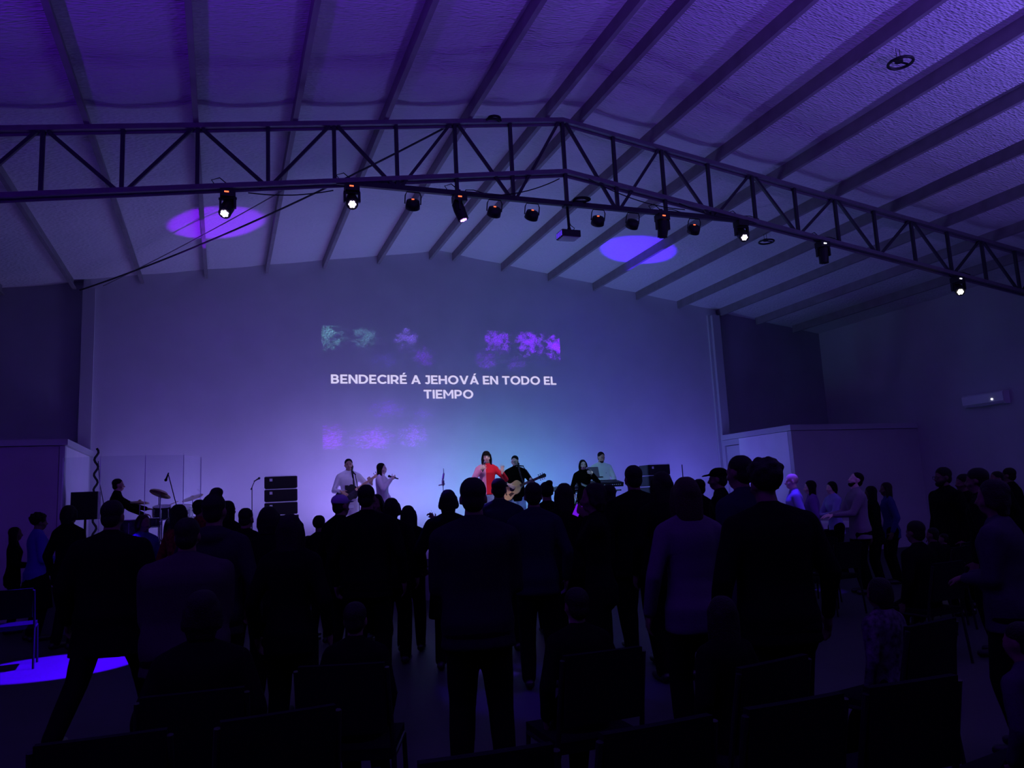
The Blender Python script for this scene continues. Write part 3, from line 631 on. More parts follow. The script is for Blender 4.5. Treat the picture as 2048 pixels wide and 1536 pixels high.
m_shoe = mat('shoe_leather', (.012, .012, .013), .4)

def remesh(mb, name, m, parent, vox, it=3, wr=0, T=None, seed=0):
    bmesh.ops.recalc_face_normals(mb.bm, faces=mb.bm.faces)
    if T is not None: mb.bm.transform(T)
    me = bpy.data.meshes.new('raw'); mb.bm.to_mesh(me); mb.bm.free()
    o = bpy.data.objects.new(name, me); COL.objects.link(o)
    k = o.modifiers.new('r', 'REMESH'); k.mode = 'VOXEL'; k.voxel_size = vox; k.use_smooth_shade = True
    k = o.modifiers.new('s', 'SMOOTH'); k.factor = .5; k.iterations = it
    dg = bpy.context.evaluated_depsgraph_get(); dg.update()
    nm = bpy.data.meshes.new_from_object(o.evaluated_get(dg)); nm.name = name
    o.modifiers.clear(); o.data = nm; bpy.data.meshes.remove(me)
    if wr:
        n = len(nm.vertices); co = np.empty(n*3, np.float32); no_ = np.empty(n*3, np.float32)
        nm.vertices.foreach_get('co', co); nm.vertices.foreach_get('normal', no_); co = co.reshape(-1, 3); no_ = no_.reshape(-1, 3)
        rs = np.random.RandomState(seed); d = np.zeros(n)
        for fq in (9, 16, 27, 45):
            for _ in range(3):
                kx = rs.normal(size=3); kx[2] *= 1.6; kx /= np.linalg.norm(kx); d += np.sin(co@kx*fq+rs.rand()*6.3)/fq*9/3
        co += no_*(d*wr)[:, None].astype(np.float32)
        nm.vertices.foreach_set('co', co.ravel()); nm.update()
    nm.materials.clear(); nm.materials.append(m); nm.shade_smooth()
    o.parent = parent
    return o
def ik(S, W, a, b, hint):
    S, W, hint = V(S), V(W), V(hint); d = W-S; L = min(d.length, (a+b)*.985); d.normalize(); W = S+d*L
    x = (a*a-b*b+L*L)/(2*L); h = math.sqrt(max(a*a-x*x, 1e-6)); p = hint-d*hint.dot(d)
    if p.length < 1e-4: p = d.orthogonal()
    return S+d*x+p.normalized()*h, W
def hand(mb, W, d, nrm, thumb, k, curl=.5, spread=.0, fr=.009):
    d = V(d).normalized(); nrm = (V(nrm)-d*V(nrm).dot(d)).normalized(); sd = d.cross(nrm).normalized()
    if sd.dot(V(thumb)) < 0: sd = -sd       # sd points to the thumb side
    R = Matrix((sd, nrm, d)).transposed()
    mb.ell(V(W)+d*.048*k, (.042*k, .017*k, .055*k), R, 12, 8); mb.cap(V(W)-d*.02*k, .024*k, V(W)+d*.03*k, .026*k, 8)
    for i, (off, ln) in enumerate(((.031, .072), (.010, .080), (-.011, .074), (-.031, .058))):
        p = V(W)+d*.088*k+sd*off*k; dr = (d+sd*spread*(1.2-i*.8)).normalized(); a = curl*(.55+.08*i)
        for j, fl in enumerate((.45, .32, .23)):
            dr = (dr*math.cos(a)+nrm*math.sin(a)).normalized(); q = p+dr*ln*fl*k
            mb.cap(p, fr*k*(1-.08*j), q, fr*k*(.94-.1*j), 6); p = q
            nrm2 = nrm; a = curl*(.95)
    p = V(W)+d*.03*k+sd*.034*k; dr = (sd*.75+d*.65+nrm*.35).normalized()
    for j in (0, 1):
        q = p+dr*.034*k; mb.cap(p, .012*k-.001*j, q, .0105*k-.001*j, 6); p = q; dr = (dr*.8+nrm*curl*.5+d*.35).normalized()
TORSO = [(-.06,.075,.055,0),(-.03,.090,.063,-.004),(.01,.095,.066,-.006),(.05,.089,.060,-.002),(.11,.078,.053,0),(.18,.085,.058,0),(.25,.097,.062,0),(.285,.094,.052,-.004),(.31,.066,.038,-.006),(.335,.040,.032,-.004)]
TORSOW = [(-.06,.080,.058,0),(-.03,.096,.066,-.006),(.01,.098,.067,-.008),(.05,.086,.058,-.002),(.11,.069,.049,0),(.18,.076,.056,.004),(.24,.086,.066,.008),(.275,.086,.056,0),(.305,.070,.042,-.005),(.335,.038,.032,-.004)]
NP = [0]
def person(loc, H, rz, label, group=None, hair='short', top='k', pants='k', skin=SKIN, w=0, b=1.0, arms='down', L=None, R=None, hl=None, hr=None,
           seat=0, walk=0, coat=0, skirt=0, face=0, vox=.0115, headrot=(0, 0, 0), lean=0, glasses=0, capcol=0, topmat=None, hairmat=None, up=0, feet=None, sleeve=1, hlong=.2, curlL=.5, curlR=.5, **kw):
    NP[0] += 1; seed = NP[0]
    root = empty('person', loc, math.radians(rz), label, 'person', group)
    k = H/1.75; PZ = .52*H; bw = b*(.94 if w else 1.02)
    if seat: PZ = .54 if not isinstance(seat, float) else seat
    if walk: PZ = .515*H
    T = Matrix.Translation((0, 0, PZ)) @ Matrix.Rotation(math.radians(-lean), 4, 'X')
    TS = TORSOW if w else TORSO
    sx = .105*H*(.9 if w else 1)*(.75+.25*b)*(1 if b < 1.2 else 1.06)
    Sh = {s: V((s*sx, 0, .288*H)) for s in (-1, 1)}
    tgt = {'down': (.145*b, .03, -.01), 'front': (.04, .13, .11), 'fwd': (.06, .22, .13), 'out': (.17, .10, .05), 'phone': (.05, .20, .22), 'up': (.16, .1, .42)}
    body, shirt = MB(), MB()
    nrm_ = [(z*H, rx*H*bw, ry*H*(.6+.4*b), y*H) for z, rx, ry, y in TS]
    body.loft([(0, y, z, rx*.93, ry*.93) for z, rx, ry, y in nrm_])
    infl = .016 if not coat else .028
    hem = kw.get('hem', -.075) if not coat else -.15 if walk else -.24
    secs = [(0, 0, hem*H, (.100+.012*coat)*H*bw+infl, .070*H*(.6+.4*b)+infl)] if coat else [(0, -.004*H, hem*H, .097*H*bw+infl, .068*H*(.6+.4*b)+infl)]
    secs += [(0, y, z, rx+infl+(.012*H if .05 < z/H < .16 and (b > 1.1 or coat) else 0), ry+infl) for z, rx, ry, y in nrm_[1:] if z > (hem+.02)*H or coat]
    shirt.loft(secs, 24)
    body.cap((0, -.008*H, .30*H), .038*H, (0, .002*H, .37*H), .032*H, 12)
    shirt.cap((0, -.008*H, .315*H), .046*H, (0, -.004*H, .335*H), .040*H, 12)
    for s in (-1, 1): shirt.cap((s*.022*H, -.012*H, .325*H), .034*H, (s*sx*.80, -.004*H, .298*H), .034*H, 10)
    if top == 'hood': shirt.ell((0, -.045*H, .315*H), (.066*H, .038*H, .035*H)); shirt.torus((0, -.01*H, .335*H), .048*H, .014*H, rotm('X', -.25), 20, 8)
    for s in (-1, 1):
        t = L if s < 0 else R; spec = hl if s < 0 else hr; cur = curlL if s < 0 else curlR
        if t is None:
            a = arms; t = tgt[a]; t = (s*t[0], t[1], t[2])
            if kw.get('hand') == ('L' if s < 0 else 'R'): t = (s*.17, .12, .36)
        t = V(t)*H; S = Sh[s]
        hint = V((s*.55, -.55, -.75)) if t.z < .3*H else V((s*.8, 0, -.6))
        if kw.get('eh'+('L' if s < 0 else 'R')): hint = V(kw['eh'+('L' if s < 0 else 'R')])
        E, W = ik(S, t, .170*H, .150*H, hint)
        body.cap((s*.05*H, 0, .280*H), .034*H, S-V((s*.012*H,0,.016*H)), .027*H, 10); body.cap(S-V((s*.012*H,0,.016*H)), .026*H, E, .0235*H, 10); body.cap(E, .0235*H, W, .0155*H, 10)
        shirt.cap((s*.05*H, 0, .275*H), .050*H, S-V((s*.008*H, 0, .008*H)), .040*H+infl*.5, 12)
        ff = 1.12 if coat or b > 1.2 else 1
        shirt.cap(S-V((0, 0, .008*H)), (.036*H+infl*.4)*ff, E, (.028*H+infl*.4)*ff, 12)
        e2 = W-(W-E).normalized()*.012*H
        if not sleeve: pass
        else: shirt.cap(E, (.028*H+infl*.4)*ff, e2, (.0205*H+infl*.35)*ff, 12)
        d = (W-E).normalized()
        if spec: dd, nn = V(spec[0]), V(spec[1]); th = V(spec[2]) if len(spec) > 2 else V((0, 0, 1))
        else: dd, nn, th = d, V((-s, 0, 0)) if t.z < .05*H else V((-s*.3, -1, 0)) if kw.get('hand') else V((-s*.4, 0, -1)), V((0, 1, .6))
        hand(body, W, dd, nn, th, k, cur, .25 if kw.get('hand') else .05, .0095 if vox > .01 else .009)
    # head
    HT = Matrix.Translation((0, .008*H, .352*H)) @ Matrix.Rotation(math.radians(headrot[0]), 4, 'Z') @ Matrix.Rotation(math.radians(headrot[1]+(18 if up else 0)), 4, 'X') @ Matrix.Rotation(math.radians(headrot[2]), 4, 'Y') @ Matrix.Scale(k*(1.0 if H > 1.5 else 1.08), 4)
    hd = MB()
    hd.ell((0, -.012, .140), (.073, .093, .087)); hd.ell((0, .022, .092), (.058, .066, .078)); hd.ell((0, .036, .030), (.040, .044, .032)); hd.cap((0, -.01, .06), .052, (0, -.015, -.04), .054, 12)
    hd.cap((0, .086, .108), .008, (0, .104, .078), .0125, 8); hd.cap((-.013, .092, .074), .008, (.013, .092, .074), .008, 6); hd.cap((-.034, .076, .121), .011, (.034, .076, .121), .011, 8)
    hd.cap((-.018, .080, .043), .009, (.018, .080, .043), .009, 8); hd.cap((-.052, .045, .08), .014, (-.04, .062, .07), .016, 8); hd.cap((.052, .045, .08), .014, (.04, .062, .07), .016, 8)
    for s in (-1, 1): hd.ell((s*.076, -.008, .098), (.009, .020, .030), rotm('Z', s*-.4))
    hd.bm.transform(HT); me = bpy.data.meshes.new('t'); hd.bm.to_mesh(me); hd.bm.free(); body.bm.from_mesh(me); bpy.data.meshes.remove(me)
    body.bm.transform(T)
    # legs
    tr_ = MB(); hipx = .050*H*(.8+.2*b); shoes = []
    for s in (-1, 1):
        hp = V((s*hipx, 0, PZ))
        if seat:
            kn = V((s*.075*H*(1.3 if seat is not True else 1), .235*H, PZ-.01)); an = V((s*.07*H, .25*H, max(.07, PZ-.24*H) if not kw.get('floorz') else kw['floorz']+.07))
            an.z = kw.get('floorz', 0)+.07; kn = ik(hp, an, .245*H, .235*H, (0, .6, 1))[0]
        elif walk:
            an = V((s*.13*H, (.16 if s > 0 else -.20)*H, .06*H)); kn, an = ik(hp, an, .245*H, .235*H, (0, 1, 0))
        else:
            an = V((s*.062*H*(.8+.3*b), -.01*H, .047*H)); kn, an = ik(hp, an, .245*H, .235*H, (0, 1, 0))
        body.cap(hp-V((0,0,.01)), .050*H, kn, .034*H, 12); body.cap(kn, .034*H, kn.lerp(an, .3), .034*H, 10); body.cap(kn.lerp(an, .3), .033*H, an, .021*H, 10)
        body.cap(an-V((0, .02*H, .015*H)), .019*H, an+V((0, .09*H, -.028*H)), .014*H, 8)
        q = (.8+.2*b)
        tr_.cap(hp, .057*H*q+.008, kn, .041*H*q+.006, 14); tr_.cap(kn, .041*H*q+.006, an+V((0, 0, .005)), .031*H*q+.006, 14)
        shoes.append(an)
    tr_.loft([(0, -.004*H, PZ-.09*H, .085*H*bw, .06*H), (0, -.006*H, PZ-.03*H, .096*H*bw+.008, .069*H*(.6+.4*b)+.008), (0, -.004*H, PZ+.045*H, .090*H*bw+.006, .062*H*(.6+.4*b)+.006)])
    remesh(body, 'body', skin, root, vox, 2)
    remesh(tr_, 'trousers', CL[pants], root, .016, 3, .004, seed=seed)
    o = remesh(shirt, 'coat' if coat else 'hooded_jacket' if top == 'hood' else 'shirt', topmat or CL[top], root, .0135 if face else .016, 3, .0045+.002*(b > 1.2), T, seed+50)
    if skirt:
        remesh(MB().loft([(0, 0, PZ-.27*H, .15*H, .12*H), (0, 0, PZ-.1*H, .125*H*bw, .1*H), (0, 0, PZ+.05*H, .09*H*bw, .07*H)]), 'skirt', CL['k'], root, .018, 2, .006)
    if walk or face or loc[2] > .1 or abs(loc[0]) < 3 or 1:
        for an in shoes:
            MB().cap((an.x, an.y-.03*H, .026*H+max(0, an.z-.047*H)-(0 if not seat else .0)), .024*H, (an.x, an.y+.095*H, .020*H+max(0, an.z-.047*H)), .019*H, 10).build('shoe', m_shoe, root, True)
    TT = T @ HT
    hm = hairmat or HAIR
    # hair
    hb = MB(); hn = {'curly': .012}.get(hair, .0)
    if hair in ('short', 'cap', 'beard', 'mid', 'long', 'bun', 'bunhat', 'curly', 'hair'):
        if hair == 'curly':
            hb.ell((0, -.022, .155), (.092, .106, .094))
            for i in range(46):
                a, e = random.random()*2*PI, random.random()*1.45-.15
                p = V((.086*math.cos(a)*math.cos(e), -.022+.10*math.sin(a)*math.cos(e), .155+.092*math.sin(e)))
                if p.y < .045 or p.z > .18: hb.ell(p, [.015+random.random()*.012]*3, None, 8, 6)
        else: hb.ell((0, -.022, .1545), (.0805, .0955, .083)); hb.ell((0, -.045, .095), (.070, .062, .072)) if not (w or hair == 'bald') else hb.ell((0, -.03, .14), (.084, .09, .09))
    if hair in ('mid', 'long'):
        Ln = (-.01 if hair == 'mid' else -hlong)
        hb.loft([(0, -.055, Ln, .055 if hair == 'long' else .07, .028), (0, -.056, Ln+.05, .078, .038), (0, -.050, .06, .092, .055), (0, -.04, .13, .092, .07), (0, -.02, .19, .07, .07)], 18)
        for s in (-1, 1):
            hb.cap((s*.070, .018, .15), .022, (s*.086, .006, .07), .024, 8); hb.cap((s*.086, .006, .07), .024, (s*.082, .008 if hair == 'long' else -.02, Ln+.06), .020, 8)
        if kw.get('bangs'): hb.cap((-.05, .062, .165), .018, (.05, .062, .165), .018, 8); hb.cap((-.03, .078, .15), .012, (.03, .078, .15), .012, 8)
    if hair in ('bun', 'bunhat'): hb.ell((0.02, -.08 if hair == 'bun' else -.02, .215 if hair == 'bun' else .245), (.045, .045, .036))
    if hair == 'beard' and not face: hb.ell((0, .045, .03), (.046, .052, .036)); hb.cap((-.06, .02, .06), .016, (-.03, .06, .03), .02); hb.cap((.06, .02, .06), .016, (.03, .06, .03), .02)
    if hair != 'bald': remesh(hb, 'hair', hm, root, .011, 2, .0035 if not hn else .006, TT, seed+9)
    if hair == 'cap':
        cm = CL['capgrey'] if capcol else CL['k']
        cb = MB(); cb.ell((0, -.018, .168), (.086, .102, .070)); cb.ell((0, .105, .158), (.062, .070, .010), rotm('X', -.15)); remesh(cb, 'cap', cm, root, .011, 1, 0, TT)
    if glasses:
        g = MB()
        for s in (-1, 1): g.torus((s*.032, .094, .108), .022, .0028, rotm('X', PI/2), 16, 6); g.cap((s*.054, .092, .112), .0025, (s*.078, -.005, .108), .0025, 6)
        g.cap((-.01, .097, .11), .0025, (.01, .097, .11), .0025, 6); g.bm.transform(TT); g.build('glasses', m_black, root)
    if face:
        for s in (-1, 1):
            e = MB().ell((s*.030, .0855, .1065), (.0125, .0055, .0042)); e.bm.transform(TT); eo = e.build('eye', EYEW, root, True)
            e = MB().ell((s*.030, .0895, .1065), (.0058, .003, .0042)); e.bm.transform(TT); e.build('pupil', EYE, eo)
            e = MB().cap((s*.015, .0915, .1275), .0035, (s*.045, .083, .127), .003, 6); e.bm.transform(TT); e.build('eyebrow', HAIR, root)
        e = MB().ell((0, .0885, .0455), (.020, .006, .0085 if kw.get('sing') else .005)); e.bm.transform(TT); e.build('mouth', LIP if w else mat_mouth, root, True)
        if hair == 'beard' or kw.get('stubble'):
            e = MB(); e.ell((0, .038, .026), (.043, .050, .033)); e.cap((-.03, .078, .058), .005, (.03, .078, .058), .005, 6)
            remesh(e, 'beard', HAIR, root, .007, 2, 0, TT)
    root['_'] = 0; del root['_']
    return root, T, TT, k
mat_mouth = mat('mouth', (.28, .10, .09), .6)
CROWD = [
(-2.92,13.76,1.55,-80,'long','k','w b=.85 arms=front','teenager with long dark hair in a dark sweater facing right at the far left'),
(-2.41,12.67,1.72,-65,'curly','blue','w b=1.25 arms=front skirt=1','person with short curly hair and a wide blue-lit jacket, in profile beside the left wall'),
(-1.86,11.59,1.80,-35,'mid','k','w b=1.1','person with chin-length hair and a pale collar in front of the black monitor speaker'),
(-0.76,6.48,1.74,-15,'short','k','b=1.25 walk=1 coat=1','broad man in a dark coat standing with his legs apart over the blue floor spot'),
(-0.93,10.94,1.63,-140,'mid','dkblue','w b=.9','girl in a blue top half turned back, below the drummer'),
(-0.45,9.66,1.72,-50,'long','red','w','woman with long hair and a dark red plaid shirt beside the drum kit'),
(-0.19,5.05,1.58,-10,'short','grey','b=1.55 arms=front','heavy man in a grey shirt at the left front, seen from behind'),
(-0.05,5.94,1.73,-20,'bunhat','hood','b=1.15','person with tied-up hair and a grey hooded jacket behind the heavy man in grey'),
(-0.29,11.97,1.80,-59,'short','red','b=.95','man far forward whose head shows just left of the person with tied-up hair'),
(0.08,11.40,1.76,-53,'long','k','w','woman far forward whose head shows just right of the person with tied-up hair'),
(0.24,8.77,1.64,-30,'short','k','b=.95','person with short hair standing below the lone microphone stand on the left'),
(0.36,6.67,1.63,-28,'mid','k','w b=1.05','woman with full dark hair in front of the left loudspeaker stack'),
(0.42,5.36,1.57,-24,'long','k','w b=1.05','woman with long dark hair over a black top, right below the left loudspeaker stack'),
(1.05,10.47,1.25,-40,'short','k','b=.8','small child showing just a head right of the left loudspeaker stack'),
(1.17,8.40,1.73,-55,'cap','k','b=1.1 capcol=1','man in a pale brimmed cap turned right, below the bass player'),
(1.13,9.96,1.50,-36,'short','k','w b=.75','child with a round dark head behind the man in the pale cap'),
(1.24,7.18,1.79,-24,'short','k','b=1.2','man with short hair and sticking-out ears between the bass player and the woman in white'),
(1.81,9.78,1.74,150,'mid','pat','w b=.8','woman looking back toward the camera beside the short-haired man under the stage'),
(1.68,8.22,1.67,-25,'mid','k','w','woman with smooth dark hair below the singer in white'),
(1.98,8.77,1.58,-24,'long','k','w b=.95 hand=R','woman with long hair lifting one open hand before the stage'),
(2.13,7.61,1.72,-20,'mid','k','w b=1.15 coat=1 arms=out','woman in a black coat with her elbows out, left of centre'),
(1.39,4.42,1.73,-18,'short','dkgrey','b=1.2 arms=front','man with a round dark head in a dark grey shirt, front centre'),
(2.87,8.17,1.83,-20,'short','navy','b=1.1','man with blue light on his collar, below the singer in red'),
(2.59,6.46,1.73,-15,'short','navy','b=1.05','man with cropped hair and a navy shirt below the acoustic guitar player'),
(3.72,8.83,1.78,-10,'bun','k','w','woman with a bun seen between the navy-shirted man and the long-haired woman'),
(3.26,7.28,1.73,-11,'long','k','w','woman with long dark hair just left of the purple-lit phone'),
(2.78,5.63,1.69,62,'mid','k','w b=1.0 arms=phone','person in profile holding up a purple-lit phone'),
(3.87,7.49,1.70,-7,'short','k','b=1.2','man in black below the keyboards'),
(3.72,6.66,1.86,-7,'short','k','b=1.25','tall man in black between the keyboards and the right loudspeakers'),
(3.66,6.05,1.77,-7,'long','k','w b=1.1','woman with long hair in front of the right loudspeakers'),
(2.74,4.25,1.68,-11,'long','lilac','w b=1.15','woman with long wavy hair in a pale lilac shirt, right of centre'),
(6.10,9.13,1.74,12,'short','k','b=.9','man far forward between the lilac-shirted woman and the man in the peaked cap'),
(5.27,7.48,1.83,45,'cap','k','b=1.15','man in a dark peaked cap turned left'),
(3.56,4.78,1.83,15,'short','navy','b=1.15','tallest man, in a navy shirt, before the white corner panel'),
(2.81,3.56,1.73,-10,'curly','k','b=1.3','man with short curly hair and broad black shoulders in the right foreground'),
(8.26,9.82,1.78,60,'bald','bluew','b=1.1','bald man lit bright blue, in profile facing left'),
(9.23,10.55,1.66,50,'long','purple','w','woman with long hair and a purple-lit top beside the bald man'),
(10.01,10.91,1.63,80,'mid','bluew','w b=.9 arms=fwd','woman in blue facing left with hands held out before the corner wall'),
(8.77,9.09,1.75,65,'beard','ltgrey','b=1.15 arms=fwd up=1','bearded man in a light grey sweater looking up, before the grey corner wall'),
(9.24,9.27,1.53,40,'long','k','w','woman with long black hair right behind the bearded man'),
(9.94,9.65,1.57,60,'long','dkblue','w b=.95','woman in a dark blue top, last of the row at the corner wall'),
(8.18,7.05,1.72,75,'beard','k','b=1.2 coat=1 glasses=1','man in glasses and a long dark coat, in profile by the right wall'),
(8.86,7.35,1.63,70,'short','k','','person in black half hidden behind the man in glasses'),
(6.56,5.29,1.67,30,'short','k','b=1.3','broad man with thick hair seen from behind near the right edge'),
(10.28,7.99,1.65,75,'short','k','b=1.05','man in profile with a pale collar by the right wall'),
(11.40,8.65,1.70,20,'short','k','b=1.25','rightmost man in black by the right wall'),
(4.37,3.43,1.57,25,'mid','lavgrey','b=1.3 arms=front','large person in a loose blue-grey shirt at the right edge'),
(5.86,5.41,1.21,6,'short','k','seat=1 b=1.1','seated person whose head shows before the base of the corner wall'),
(7.21,6.44,1.06,16,'short','k','seat=1','seated person just right of the seated head by the corner wall'),
(7.76,6.79,0.96,20,'short','k','seat=1 b=.9','seated child below the man in glasses'),
(0.63,4.06,1.11,-20,'short','k','seat=1 b=.8','seated child in the dark foreground left of centre'),
(3.33,3.36,1.07,10,'mid','pat','seat=1 b=.85','seated child in a patterned top in the right foreground'),
(2.89,2.24,1.02,10,'short','lavgrey','seat=1 b=.8','seated child in a pale shirt cut off by the right edge'),
(-0.08,3.87,1.24,-5,'mid','k','seat=1 b=1.1','seated woman in black in the left foreground'),
(1.67,3.66,1.13,0,'short','k','seat=1','seated man in black in the dark centre foreground'),
(2.11,3.06,1.11,10,'long','k','seat=1 w','seated woman with long hair in the dark right foreground'),
]

# ------------------------------------------------------------------ performers on the stage
def grip(side, wr, axis, dirn, nrm): return [V(dirn), V(nrm), V(axis)]
def world(root, T, p): 
    return Matrix.Translation(root.location) @ Matrix.Rotation(root.rotation_euler.z, 4, 'Z') @ T @ Matrix.Translation(V(p))
def put(o, root, T, p, R=None):
    M_ = Matrix.Translation(root.location) @ Matrix.Rotation(root.rotation_euler.z, 4, 'Z') @ T @ Matrix.Translation(V(p))
    if R is not None: M_ = M_ @ R.to_4x4()
    o.location = M_.to_translation(); o.rotation_mode = 'QUATERNION'; o.rotation_quaternion = M_.to_quaternion()
def handmic(root, T, H, wr, d, n, ax, label, mat_=None, sh=.06):
    k = H/1.75; c = V(wr)*H+V(d).normalized()*.068*k+V(n).normalized()*.030*k; ax = V(ax).normalized()
    o = empty('microphone', (0,0,0), 0, label, 'microphone'); R = basis(ax)
    MB().lathe((0,0,0), [(.010,-.12),(.012,-.11),(.016,.05),(.020,.07)], 12, R).build('handle', m_black, o, True)
    MB().ell(ax*.088, (.025,.025,.027), R).build('grille', mat_ or m_blackm, o, True); put(o, root, T, c+ax*sh); return o
def guitar_shape(mats, acoustic, label, strap_m):
    t = empty('acoustic_guitar' if acoustic else 'bass_guitar', (0,0,0), 0, label, 'guitar')
    top = []; bot = []
    if acoustic: prof = [(0,.0),(.01,.09),(.05,.155),(.12,.19),(.18,.185),(.25,.14),(.29,.122),(.34,.13),(.40,.142),(.45,.125),(.485,.07),(.49,.03)]
    else: prof = [(0,.0),(.01,.08),(.05,.14),(.12,.165),(.18,.15),(.24,.118),(.29,.118),(.34,.14),(.40,.145),(.44,.115),(.46,.06),(.47,.035)]
    up = [(x, y) for x, y in prof]; dn = []
    for x, y in reversed(prof):
        if x > .36: y = y*(.35 if acoustic else .45) if x > .40 else y*.75
        dn.append((x, -y))
    th = .105 if acoustic else .045
    def smooth(pl, n=4):
        out = []
        for i in range(len(pl)-1):
            p0, p1, p2, p3 = [V(pl[max(0, min(len(pl)-1, j))]) for j in (i-1, i, i+1, i+2)]
            for q in range(n):
                t_ = q/n; out.append(tuple(.5*((2*p1)+(p2-p0)*t_+(2*p0-5*p1+4*p2-p3)*t_*t_+(3*p1-p0-3*p2+p3)*t_**3)))
        return out+[pl[-1]]
    full = smooth(up+dn); up, dn = full, [(0, 0), (0, 0)][:1]
    body = MB().poly(up[:-1], th, None, (-.25,0,-th/2)).build('body', mats[0], t)
    MB().poly([(x*.985+.004, y*.975) for x, y in up[:-1]], .004, None, (-.25,0,.001)).build('soundboard' if acoustic else 'pickguard', mats[1], t) if acoustic else MB().poly([(.12,-.09),(.30,-.10),(.38,-.05),(.38,.04),(.25,.02),(.14,.0)], .004, None, (-.25,0,.002)).build('pickguard', mats[1], t)
    nk = MB().bar((.20 if acoustic else .17,0,.012), (.20+.40 if acoustic else .17+.44,0,.010), .05, .028, (0,0,1)).build('neck', mats[2], t)
    L_ = .60 if acoustic else .60
    hs = MB().poly([(0,-.026),(.16,-.042),(.18,.0),(.16,.042),(0,.026)], .016, None, (L_,0,.006)).build('headstock', mats[3], t)
    for i in range(3 if acoustic else 4):
        for s in ((-1, 1) if acoustic else (1,)): MB().cap((L_+.03+i*.045, s*.04, .006), .006, (L_+.03+i*.045, s*.065, .006), .010, 8).build('tuning_peg', m_chrome, hs)
    if acoustic:
        MB().lathe((.02,0,.0035), [(.05,0),(.05,.002)], 28).build('sound_hole', m_black, t); MB().box((-.13,0,.008), (.025,.15,.010)).build('bridge', m_rose, t)
        MB().poly([(-.01,-.055),(.03,-.10),(-.07,-.13),(-.09,-.07)], .003, None, (.0,0,.005)).build('pickguard', m_rose, t)
    else: MB().box((-.14,0,.010), (.05,.07,.012)).build('bridge', m_chrome, t); MB().box((-.03,0,.008), (.03,.08,.010)).build('pickup', m_black, t)
    st = MB()
    for i in range(6 if acoustic else 4): y = (i-2.5)*.008 if acoustic else (i-1.5)*.011; st.tube([(-.13,y,.020),(L_+.02,y*.8,.028)], .0009, 4)
    st.build('strings', m_chrome, t)
    return t
def neckR(nd, out):
    X = V(nd).normalized(); Z = V(out); Z = (Z-X*Z.dot(X)).normalized(); Y = Z.cross(X); return Matrix((X, Y, Z)).transposed()
# bass player
H = 1.74; nd = (-.83, .08, .54); gc = V((.03, .165, .13))
X_ = V(nd).normalized()
wl = gc+X_*.50; wr_ = gc+V((.10, .02, .05))
rt, T, TT, k = person((2.336, 15.5, ST), H, 176, 'person playing a bass guitar in a white long shirt and pale trousers', 'performers on the stage', 'short', 'offwhite', 'offwhite', SKIN, 0, 1.0, face=1, vox=.0085, sing=1,
    L=(wl-V((.03,.02,.07)))/H, R=(V((.16, .19, .20)))/H, hl=[V((.25,.25,.6)), V((.3,-.8,.1)), X_], hr=[V((-.75,.1,-.55)), V((0,-1,0)), V((-.2,.2,.8))], curlL=.85, curlR=.6, topmat=CL['white'])
g = guitar_shape((m_black, m_drum, m_maple, m_maple), False, 'dark bass guitar with a pale maple neck, held by the man in the white shirt', m_black); put(g, rt, T, gc, neckR(nd, (0, 1, .05)))
MB().tube([(-.055,.115,.60),(-.075,.10,.45),(-.09,.125,.30),(-.06,.15,.12)], .018, 8).tube([(-.055,.115,.60),(-.075,.04,.685),(-.05,-.09,.62)], .017, 8).build('guitar_strap', m_black, rt).matrix_local = T.copy()
MB().box((.05,.112,.28), (.075,.006,.085)).build('shirt_patch', CL['pat'], rt).matrix_local = T.copy()
# singer in white
H = 1.60; wr = (.105, .16, .285); d, n, ax = (-.55,.5,.35), (-.5,-.75,.1), (-.2,-.92,.28)
rt, T, TT, k = person((2.847, 14.8, ST), H, -122, 'person in a white jacket and trousers singing into a microphone, turned to the right', 'performers on the stage', 'long', 'white', 'offwhite', SKIN2, 1, .98, face=1, vox=.0085, sing=1,
    R=wr, hr=[V(d), V(n), V((-.2,-.6,.6))], curlR=.8, arms='down', L=(-.12,.08,-.0), topmat=CL['blazer'], hlong=.19, coat=0, hairmat=HAIR)
handmic(rt, T, H, wr, d, n, ax, 'black microphone held up by the singer in white', None, .0)
# lead singer in red and pink
m_split = mat('red_and_pink_knit', (.7,.03,.05), .9, bump=.15, bscale=90); nt = m_split.node_tree; bsdf = nt.nodes['Principled BSDF']
tc = nt.nodes.new('ShaderNodeTexCoord'); sp = nt.nodes.new('ShaderNodeSeparateXYZ'); rp = nt.nodes.new('ShaderNodeValToRGB'); ma = nt.nodes.new('ShaderNodeMath'); ma.operation = 'ADD'; ma.inputs[1].default_value = .5
nt.links.new(tc.outputs['Object'], sp.inputs[0]); nt.links.new(sp.outputs['X'], ma.inputs[0]); nt.links.new(ma.outputs[0], rp.inputs[0]); nt.links.new(rp.outputs[0], bsdf.inputs['Base Color'])
rp.color_ramp.elements[0].color = (.72,.012,.03,1); rp.color_ramp.elements[1].color = (.80,.30,.50,1); rp.color_ramp.elements[0].position = .525; rp.color_ramp.elements[1].position = .530; rp.color_ramp.interpolation = 'CONSTANT'
H = 1.76; wr = (.085, .125, .275); d, n, ax = (-.60,.45,.35), (-.5,-.8,.1), (-.28,-.35,.85)
rt, T, TT, k = person((4.9, 14.6, ST), H, 166, 'person in a red and pink top singing centre stage with one hand raised', 'performers on the stage', 'long', 'k', 'denim', SKIN2, 1, 1.08, face=1, vox=.0085, sing=0, bangs=1,
    R=wr, hr=[V(d), V(n), V(ax)], curlR=.85, L=(-.155,.15,.235), hl=[V((-.1,.1,.95)), V((.35,.9,0)), V((1,0,.2))], curlL=.35, hand='L', topmat=m_split, hlong=.17, hem=-.005)
